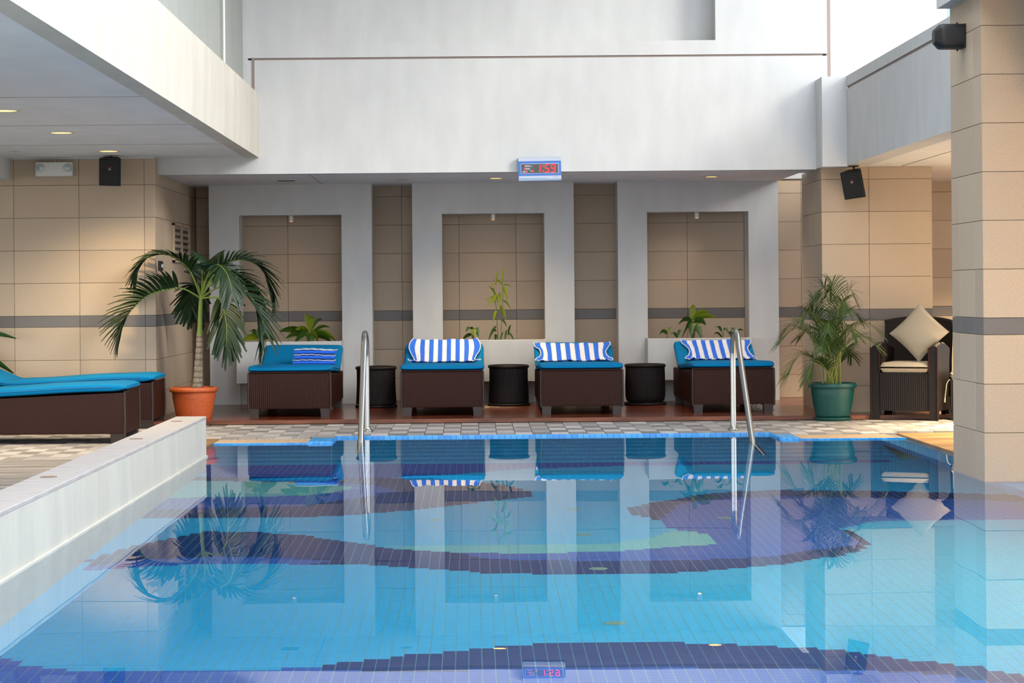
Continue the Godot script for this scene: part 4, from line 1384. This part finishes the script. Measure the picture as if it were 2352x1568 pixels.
func downlight(at: Vector3, r: float, lit: bool, label: String, energy := 0.0, group := "") -> void:
	var o := thing("ceiling_light", label, "ceiling light", at, 0, group)
	var ring := MB.new()
	ring.lathe([[r * 0.78, -0.001], [r * 0.82, -0.006], [r, -0.005], [r * 1.02, 0.002]], 32)
	put(ring, "trim_ring", mats.ring, o)
	var d := MB.new()
	d.lathe([[r * 0.8, -0.002], [r * 0.4, -0.0022], [0.0, -0.0022]], 28)
	put(d, "lamp_face", mats.warm_glow if lit else mats.dark_lamp, o)
	if lit:
		var l := SpotLight3D.new()
		l.name = "lamp_beam"
		o.add_child(l)
		l.position = Vector3(0, -0.02, 0)
		l.rotation.x = -PI / 2
		l.light_color = Color(1.0, 0.88, 0.68)
		l.light_energy = energy
		l.spot_range = 30.0
		l.spot_attenuation = 2.0
		l.spot_angle = 62.0
		l.light_size = r * 0.8
		l.shadow_enabled = true

func make_fittings() -> void:
	# ceiling lights
	for k in 3:
		downlight(Vector3(-3.18, 2.4, [-14.85, -16.9, -19.1][k]), 0.105, true, ["lit recessed ceiling light farthest from the tiled wall", "lit recessed ceiling light in the middle of the gallery row", "lit recessed ceiling light above the black speaker"][k], 4.0, "lit ceiling lights of the gallery")
	downlight(Vector3(-3.98, 2.4, -19.0), 0.045, false, "small unlit ceiling spot above the emergency light")
	downlight(Vector3(-0.68, 2.257, -21.5), 0.085, false, "unlit recessed ceiling light before the strip between first and second frame", 0.0)
	downlight(Vector3(0.24, 2.257, -21.44), 0.085, true, "lit recessed ceiling light above the second drum table", 2.4)
	downlight(Vector3(2.37, 2.257, -21.5), 0.085, true, "lit recessed ceiling light above the lounger beside the green pot", 0.9)
	downlight(Vector3(5.5, 2.262, -21.0), 0.105, true, "lit recessed ceiling light beyond the wicker footstool", 50.0, "ceiling lights of the right-hand lounge")
	downlight(Vector3(5.7, 2.262, -17.6), 0.105, true, "lit recessed ceiling light over the right-hand lounge", 110.0, "ceiling lights of the right-hand lounge")
	downlight(Vector3(3.95, 2.262, -9.6), 0.105, true, "lit recessed ceiling light before the near tiled column", 190.0, "ceiling lights of the right-hand lounge")
	# square air grille in the ceiling
	var g := thing("ceiling_vent", "small rectangular air grille in the ceiling above the folded towels", "vent", Vector3(-1.83, 2.257, -21.5))
	slab("vent_frame", Vector3(-0.115, -0.006, -0.115), Vector3(0.115, 0.0, 0.115), mats.ring, g)
	for k in 6:
		slab("vent_slot", Vector3(-0.085, -0.008, -0.09 + k * 0.032), Vector3(0.085, -0.005, -0.075 + k * 0.032), mats.dark_lamp, g)
	# spots in the wall frames
	for k in 3:
		var o := thing("niche_spotlight", ["small white spotlight over the plants beside the tall palm", "small white spotlight over the tall slender plant", "small white spotlight over the glossy clustered plant"][k], "spotlight", Vector3([-1.868, 0.22, 2.325][k], 1.944, -22.5), 0, "spotlights in the wall frames")
		var b := MB.new()
		b.lathe([[0.0, -0.006], [0.03, -0.006], [0.03, 0.0]], 20)
		put(b, "base_plate", mats.white_plastic, o)
		var h := MB.new()
		h.lathe([[0.0, -0.06], [0.021, -0.061], [0.023, -0.055], [0.023, -0.01], [0.018, -0.004]], 20)
		put(h, "lamp_head", mats.white_plastic, o)
		var d := MB.new()
		d.lathe([[0.018, -0.0635], [0.008, -0.064], [0.0, -0.064]].duplicate(), 16)
		put(d, "lamp_lens", mats.warm_glow, o)
		var l := SpotLight3D.new()
		l.name = "lamp_beam"
		o.add_child(l)
		l.position = Vector3(0, -0.07, 0)
		l.rotation.x = -PI / 2 + 0.1
		l.light_color = Color(1.0, 0.76, 0.45)
		l.light_energy = 0.07
		l.spot_range = 20.0
		l.spot_attenuation = 2.0
		l.spot_angle = 55.0
		l.light_size = 0.02
		l.shadow_enabled = true
	make_speakers()
	make_emergency()
	make_clock()
	# louvre on the side of the tiled block
	var v := thing("wall_louvre", "white two-bay louvre in the side of the tiled block behind the palm", "louvre", Vector3(-2.908, 1.45, -21.12))
	var fr := MB.new()
	for b in [[0.0, 0.0, 0.02, 1.2], [0.36, 0.0, 0.02, 1.2], [0.0, 0.0, 0.38, 0.05], [0.0, 0.575, 0.38, 0.05], [0.0, 1.15, 0.38, 0.05]]:
		fr.box(Vector3(0, b[0], -b[1] - b[3]), Vector3(0.022, b[0] + b[2], -b[1]))
	put(fr, "louvre_frame", mats.tile_1, v)
	slab("louvre_back", Vector3(0.001, 0.01, -1.19), Vector3(0.003, 0.37, -0.01), mats.dark_lamp, v)
	for bay in 2:
		for k in 6:
			var s := MB.new()
			s.obox(Vector3(0.012, 0.045 + k * 0.06, -0.31 - bay * 0.575), Vector3(0.003, 0.045, 0.5), Basis(Vector3.BACK, 0.6))
			put(s, "blade", mats.tile_2, v)
	# dark switch plate
	var sw := thing("wall_switch", "dark switch plate on the side of the tiled block", "switch", Vector3(-2.905, 1.36, -20.3))
	put(cbox(Vector3(0.012, 0.09, 0.26), 0.003), "plate", mats.black_plastic, sw, Vector3(0, 0.045, 0))
	put(cbox(Vector3(0.004, 0.03, 0.07), 0.001), "rocker", mats.white_print, sw, Vector3(0.008, 0.045, -0.05))
	# plant behind the right column and one at the far left
	var pl := thing("leafy_plant", "broad-leaved plant standing behind the beige tiled column", "plant", Vector3(3.62, 0.0, -21.9))
	var st := MB.new()
	st.tube([Vector3.ZERO, Vector3(0, 0.8, 0), Vector3(-0.02, 1.4, 0)], [0.02, 0.016, 0.01], 8)
	put(st, "stem", mats.stem, pl)
	for k in 6:
		var a := TAU * k / 6.0
		leaf_part(pl, Vector3(0, 1.3, 0), Vector3(cos(a) * 0.25, 1.36 + 0.1 * sin(k * 2.0), sin(a) * 0.25), 0.08, mats.leaf_lime, 0.08, Vector3(-sin(a), 0.1, cos(a)))
	leaf_part(pl, Vector3(-0.02, 1.4, 0), Vector3(-0.2, 1.47, 0.1), 0.09, mats.leaf_lime, 0.06, Vector3(0, 1, 0.4))
	var pot := MB.new()
	pot.lathe([[0.0, 0.0], [0.12, 0.0], [0.15, 0.26], [0.13, 0.26], [0.12, 0.22], [0.0, 0.22]], 24)
	put(pot, "pot_body", mats.terracotta, pl)
	var pr := thing("leafy_plant", "broad-leaved plant behind the blue loungers at the tiled wall", "plant", Vector3(-5.02, STONE, -19.83))
	var ps := MB.new()
	ps.tube([Vector3.ZERO, Vector3(0, 0.5, 0), Vector3(0.02, 0.8, 0)], [0.02, 0.016, 0.01], 8)
	put(ps, "stem", mats.stem, pr)
	for l in [[0.87, 0.79, 0.04, 0.1], [0.3, 1.1, 0.1, 0.12], [-0.45, 0.8, 0.1, 0.12], [0.82, 0.47, -0.06, 0.14], [0.6, 0.95, 0.05, 0.13], [-0.2, 1.0, 0.1, 0.12]]:
		leaf_part(pr, Vector3(0.02, 0.66, -0.03), Vector3(l[0], l[1], l[2]), l[3], mats.leaf_deep, 0.12, Vector3(0.1, 0.85, 0.6))
	var pb := MB.new()
	pb.lathe([[0.0, 0.0], [0.12, 0.0], [0.15, 0.26], [0.13, 0.26], [0.12, 0.22], [0.0, 0.22]], 24)
	put(pb, "pot_body", mats.terracotta, pr)

func speaker_body(o: Node3D, turn: Vector3) -> void:
	# tapered cabinet hung from the ceiling; front grille with a small badge
	var b := MB.new()
	var p := []
	for k in 8:
		var w := 0.098 if k & 4 else 0.06
		p.append(Vector3(w if k & 1 else -w, 0.12 if k & 2 else -0.13, 0.06 if k & 4 else -0.09))
	b.hexa(p)
	var body := put(b, "cabinet", mats.black_plastic, o, Vector3.ZERO, turn)
	put(cbox(Vector3(0.184, 0.236, 0.014), 0.006), "grille", mats.black_grille, body, Vector3(0, -0.005, 0.065))
	slab("badge_red", Vector3(-0.013, 0.032, 0.0722), Vector3(0.013, 0.038, 0.0732), mats.orange_print, body)
	var t := TextMesh.new()
	var f := SystemFont.new()
	f.font_names = PackedStringArray(["Droid Sans"])
	f.font_weight = 700
	t.font = f
	t.text = "JBL"
	t.font_size = 24
	t.pixel_size = 0.00058
	t.depth = 0.001
	put(t, "badge_letters", mats.white_print, body, Vector3(0, 0.022, 0.0728))
	var s := MB.new()
	s.tube([Vector3(0, 0.1, -0.02), Vector3(0, 0.16, -0.02)], [0.01], 10)
	s.box(Vector3(-0.04, 0.155, -0.06), Vector3(0.04, 0.163, 0.02))
	put(s, "bracket", mats.black_plastic, o)

func make_speakers() -> void:
	var a := thing("wall_speaker", "black speaker under the gallery ceiling beside the emergency light", "speaker", Vector3(-3.272, 2.262, -19.75), 0, "hanging speakers")
	speaker_body(a, Vector3(0.16, 0.05, -0.03))
	var b := thing("wall_speaker", "tilted black speaker on the beige column above the green pot", "speaker", Vector3(3.5, 2.1, -19.9), 0, "hanging speakers")
	speaker_body(b, Vector3(0.22, -0.42, 0.12))
	# drum-shaped speaker on the near column
	var c := thing("wall_speaker", "black rounded speaker on the side of the near tiled column", "speaker", Vector3(3.145, 2.735, -13.88))
	var m := MB.new()
	var rows := []
	for k in 9:
		var t := k / 8.0
		var x: float = lerpf(-0.18, -0.012, t)
		var r := 0.08 * (0.55 if k == 0 else 1.0) if k != 1 else 0.076
		var row := []
		for q in 24:
			var an := TAU * q / 24.0
			row.append(Vector3(x - (0.0 if k else 0.012), signf(sin(an)) * pow(absf(sin(an)), 0.55) * r, signf(cos(an)) * pow(absf(cos(an)), 0.55) * r))
		rows.append(row)
	m.grid(rows, true, true)
	m.cap(rows[0], false)
	m.cap(rows[-1], true)
	put(m, "cabinet", mats.black_plastic, c)
	slab("mount_plate", Vector3(-0.014, -0.075, -0.075), Vector3(-0.002, 0.075, 0.075), mats.black_grille, c)
	for s in [-1.0, 1.0]:
		var k := MB.new()
		k.tube([Vector3(-0.04, s * 0.07, 0), Vector3(-0.04, s * 0.092, 0)], [0.006], 8)
		put(k, "clamp_knob", mats.black_plastic, c)

func make_emergency() -> void:
	var o := thing("emergency_light", "white twin-lamp emergency light on the beige tiled wall", "emergency light", Vector3(-3.82, 2.227, -19.985))
	put(cbox(Vector3(0.338, 0.131, 0.07), 0.006), "housing", mats.white_plastic, o, Vector3(0, 0.0655, 0.034))
	for s in [-1.0, 1.0]:
		var h := MB.new()
		h.lathe([[0.04, 0.0], [0.04, 0.008], [0.034, 0.014], [0.03, 0.04], [0.027, 0.042], [0.024, 0.038]], 28)
		var head := put(h, "lamp_head", mats.white_plastic, o, Vector3(s * 0.127, 0.075, 0.068), Vector3(PI / 2, 0, -s * 0.3))
		var l := MB.new()
		l.lathe([[0.025, 0.038], [0.022, 0.042], [0.0, 0.045]], 24)
		put(l, "lamp_lens", mats.lamp_lens, head)
	var c := MB.new()
	c.tube(smooth_path([Vector3(0.005, 0.13, 0.02), Vector3(0.004, 0.145, 0.02), Vector3(-0.005, 0.16, 0.016), Vector3(-0.012, 0.172, 0.014)], 10), [0.004], 6)
	put(c, "cable", mats.white_plastic, o)

func label_text(parent: Node, called: String, words: String, at: Vector3, height: float, m: Material, weight := 400) -> void:
	var t := TextMesh.new()
	var f := SystemFont.new()
	f.font_names = PackedStringArray(["Droid Sans"])
	f.font_weight = weight
	t.font = f
	t.text = words
	t.font_size = 32
	t.pixel_size = height / 24.0
	t.depth = 0.0008
	put(t, called, m, parent, at)

func make_clock() -> void:
	var o := thing("wall_clock", "blue and silver digital clock with red numerals reading 1:59", "clock", Vector3(0.632, 2.269, -20.165))
	o.rotation = Vector3(0, 0, 0.011)
	put(cbox(Vector3(0.398, 0.218, 0.07), 0.008), "casing", mats.silver, o)
	put(cbox(Vector3(0.394, 0.134, 0.006), 0.002), "blue_face", mats.clock_blue, o, Vector3(0, 0.004, 0.0362))
	put(cbox(Vector3(0.394, 0.036, 0.006), 0.002), "top_strip", mats.pale_silver, o, Vector3(0, 0.089, 0.035))
	put(cbox(Vector3(0.394, 0.034, 0.007), 0.003), "lower_strip", mats.pale_silver, o, Vector3(0, -0.079, 0.036))
	var sl := MB.new()
	var pts := [Vector2(-0.196, -0.108), Vector2(0.196, -0.108), Vector2(0.196, -0.098), Vector2(0.09, -0.096), Vector2(0.06, -0.086), Vector2(-0.196, -0.083)]
	for k in range(1, 5):
		sl.tri(Vector3(pts[0].x, pts[0].y, 0.0405), Vector3(pts[k].x, pts[k].y, 0.0405), Vector3(pts[k + 1].x, pts[k + 1].y, 0.0405))
	put(sl, "lower_swoosh", mats.silver, o)
	put(cbox(Vector3(0.352, 0.094, 0.006), 0.0025), "display_bezel", mats.pale_silver, o, Vector3(0, 0.004, 0.0382))
	put(cbox(Vector3(0.343, 0.086, 0.006), 0.002), "display_window", mats.clock_black, o, Vector3(0, 0.004, 0.0392))
	slab("digit_panel", Vector3(-0.072, -0.037, 0.042), Vector3(0.167, 0.045, 0.0424), mats.clock_grey, o)
	# seven-segment numerals
	var digits := [[-0.052, 0.0, "", 0.022], [-0.012, 0.0, "1", 0.034], [0.067, 0.0, "5", 0.034], [0.124, 0.0, "9", 0.034]]
	var on := {"1": "bc", "5": "afgcd", "9": "abcdfg", "": ""}
	for d in digits:
		var lit := MB.new()
		var off := MB.new()
		var hgt := 0.068
		var w: float = d[3]
		for s in "abcdefg":
			if d[2] == "" and not (s in "bc"):
				continue
			var c := Vector2.ZERO
			var size := Vector2(w, 0.009)
			match s:
				"a": c = Vector2(0.004, hgt * 0.5)
				"g": c = Vector2(0, 0)
				"d": c = Vector2(-0.004, -hgt * 0.5)
				"b": c = Vector2(w * 0.5 + 0.002, hgt * 0.25)
				"c": c = Vector2(w * 0.5 - 0.002, -hgt * 0.25)
				"e": c = Vector2(-w * 0.5 - 0.002, -hgt * 0.25)
				"f": c = Vector2(-w * 0.5 + 0.002, hgt * 0.25)
			if s in "bcef":
				size = Vector2(0.009, hgt * 0.44)
			var target: MB = lit if s in on[d[2]] else off
			if not (s in on[d[2]]):
				size *= Vector2(0.8, 0.9)
			target.obox(Vector3(d[0] + c.x, 0.004 + c.y, 0.0427), Vector3(size.x, size.y, 0.0008), Basis(Vector3.BACK, -0.1 if s in "bcef" else 0.0))
		if lit.v.size():
			put(lit, "lit_numeral", mats.red_segment, o)
		if off.v.size():
			put(off, "dark_numeral", mats.off_segment, o)
	for dot in [[0.034, 0.026], [0.032, -0.02], [-0.064, -0.02]]:
		var b := MB.new()
		b.tube([Vector3(dot[0], dot[1], 0.0422), Vector3(dot[0], dot[1], 0.0432)], [0.0065], 14)
		put(b, "red_dot", mats.red_segment, o)
	label_text(o, "print_month", "MON", Vector3(-0.112, 0.028, 0.0424), 0.0125, mats.white_print, 700)
	label_text(o, "print_date", "DATE", Vector3(-0.11, 0.002, 0.0424), 0.0125, mats.white_print, 700)
	label_text(o, "print_day", "DAY", Vector3(-0.142, -0.025, 0.0424), 0.0125, mats.white_print, 700)
	label_text(o, "print_am", "AM", Vector3(-0.081, 0.025, 0.0426), 0.008, mats.white_print, 700)
	label_text(o, "print_pm", "PM", Vector3(-0.081, -0.017, 0.0426), 0.008, mats.white_print, 700)
	label_text(o, "month_numeral", "1", Vector3(-0.135, 0.029, 0.0426), 0.015, mats.red_segment, 700)
	label_text(o, "date_numeral", "14", Vector3(-0.141, 0.002, 0.0426), 0.015, mats.red_segment, 700)
	label_text(o, "day_numeral", "3", Vector3(-0.118, -0.025, 0.0426), 0.017, mats.red_segment, 700)
	for y in [0.0155, -0.0105]:
		slab("divider_line", Vector3(-0.156, y, 0.0422), Vector3(-0.096, y + 0.001, 0.0426), mats.silver, o)
	for k in 4:
		var ring := MB.new()
		var pth := []
		for q in 14:
			var an := 0.6 + q / 13.0 * 5.1
			pth.append(Vector3(0.128 + k * 0.0135 + cos(an) * 0.006, -0.076 + sin(an) * 0.007, 0.0398))
		ring.tube(pth, [0.0009], 4, false)
		put(ring, "printed_mark", mats.silver, o)

func make_furniture() -> void:
	var grp := "blue-cushioned wicker loungers along the far deck"
	var a := make_lounger("sun_lounger", "wicker sun lounger with folded towels stacked on its blue mattress", grp)
	a.position = Vector3(-1.686, 0, -19.98)
	copy_of(a, "sun_lounger", "wicker sun lounger with striped towel between the first and second drum table", Vector3(-0.284, 0, -20.02))
	copy_of(a, "sun_lounger", "wicker sun lounger with striped towel between the second and third drum table", Vector3(1.0, 0, -20.04))
	copy_of(a, "sun_lounger", "wicker sun lounger with striped towel beside the potted areca palm", Vector3(2.405, 0, -20.12))
	var d := get_node("sun_lounger_003")
	for k in 9: # loose rattan strands hanging under this lounger
		var st := MB.new()
		var x0 := 0.17 + 0.02 * k
		st.tube(smooth_path([Vector3(x0, 0.085, -0.05), Vector3(x0 + rng.randf_range(-0.06, 0.08), 0.05, -0.03), Vector3(x0 + rng.randf_range(-0.08, 0.08), 0.02, -0.02), Vector3(x0 + rng.randf_range(-0.05, 0.1), 0.004, -0.01)], 8), [0.0022], 5)
		put(st, "loose_strand", mats.wicker_dark, d)
	var l1 := copy_of(a, "sun_lounger", "wicker sun lounger standing next to the white stone parapet", Vector3(-2.76, STONE, -17.6), PI / 2)
	l1.set_meta("group", "blue-cushioned wicker loungers on the stone floor of the gallery")
	var l2 := copy_of(a, "sun_lounger", "wicker sun lounger pushed against the beige tiled wall", Vector3(-2.82, STONE, -19.5), PI / 2)
	l2.set_meta("group", "blue-cushioned wicker loungers on the stone floor of the gallery")
	make_towel("striped_towel", "crumpled blue and white striped towel beside the first drum table", Vector3(-0.284, 0, -20.02), -0.32, 0.33, 3, 0.03, 0.0)
	make_towel("striped_towel", "flat blue and white striped towel beside the second drum table", Vector3(1.0, 0, -20.04), -0.36, 0.34, 8, -0.015, 0.04)
	make_towel("striped_towel", "blue and white striped towel behind the right handrail", Vector3(2.405, 0, -20.12), -0.29, 0.35, 14, 0.0, 0.02)
	var where := ["topmost folded blue and white towel of the stack", "middle folded blue and white towel of the stack", "lowest folded blue and white towel of the stack"]
	for k in 3:
		make_folded_towel(where[2 - k], Vector3([-1.535, -1.53, -1.52][k], 0.452 + [0.0, 0.051, 0.1][k], -21.08), [0.405, 0.4, 0.4][k], [0.045, 0.044, 0.046][k], [0.0, 0.04, -0.03][k], [0.004, 0.006, 0.006][k])
	make_table("dark wicker drum table behind the left handrail", Vector3(-0.965, 0, -21.66), false)
	make_table("dark wicker drum table on the orange lit planks", Vector3(0.355, 0, -21.78), false)
	make_table("dark wicker drum table with rounded foot behind the right-hand loungers", Vector3(1.715, 0, -21.7), true)
	make_chair()

func _ready() -> void:
	rng.seed = 20
	make_camera()
	make_light()
	make_materials()
	make_shell()
	make_floors()
	make_planters()
	make_furniture()
	make_palm()
	make_areca()
	make_rails()
	make_fittings()
	make_niche_plants()
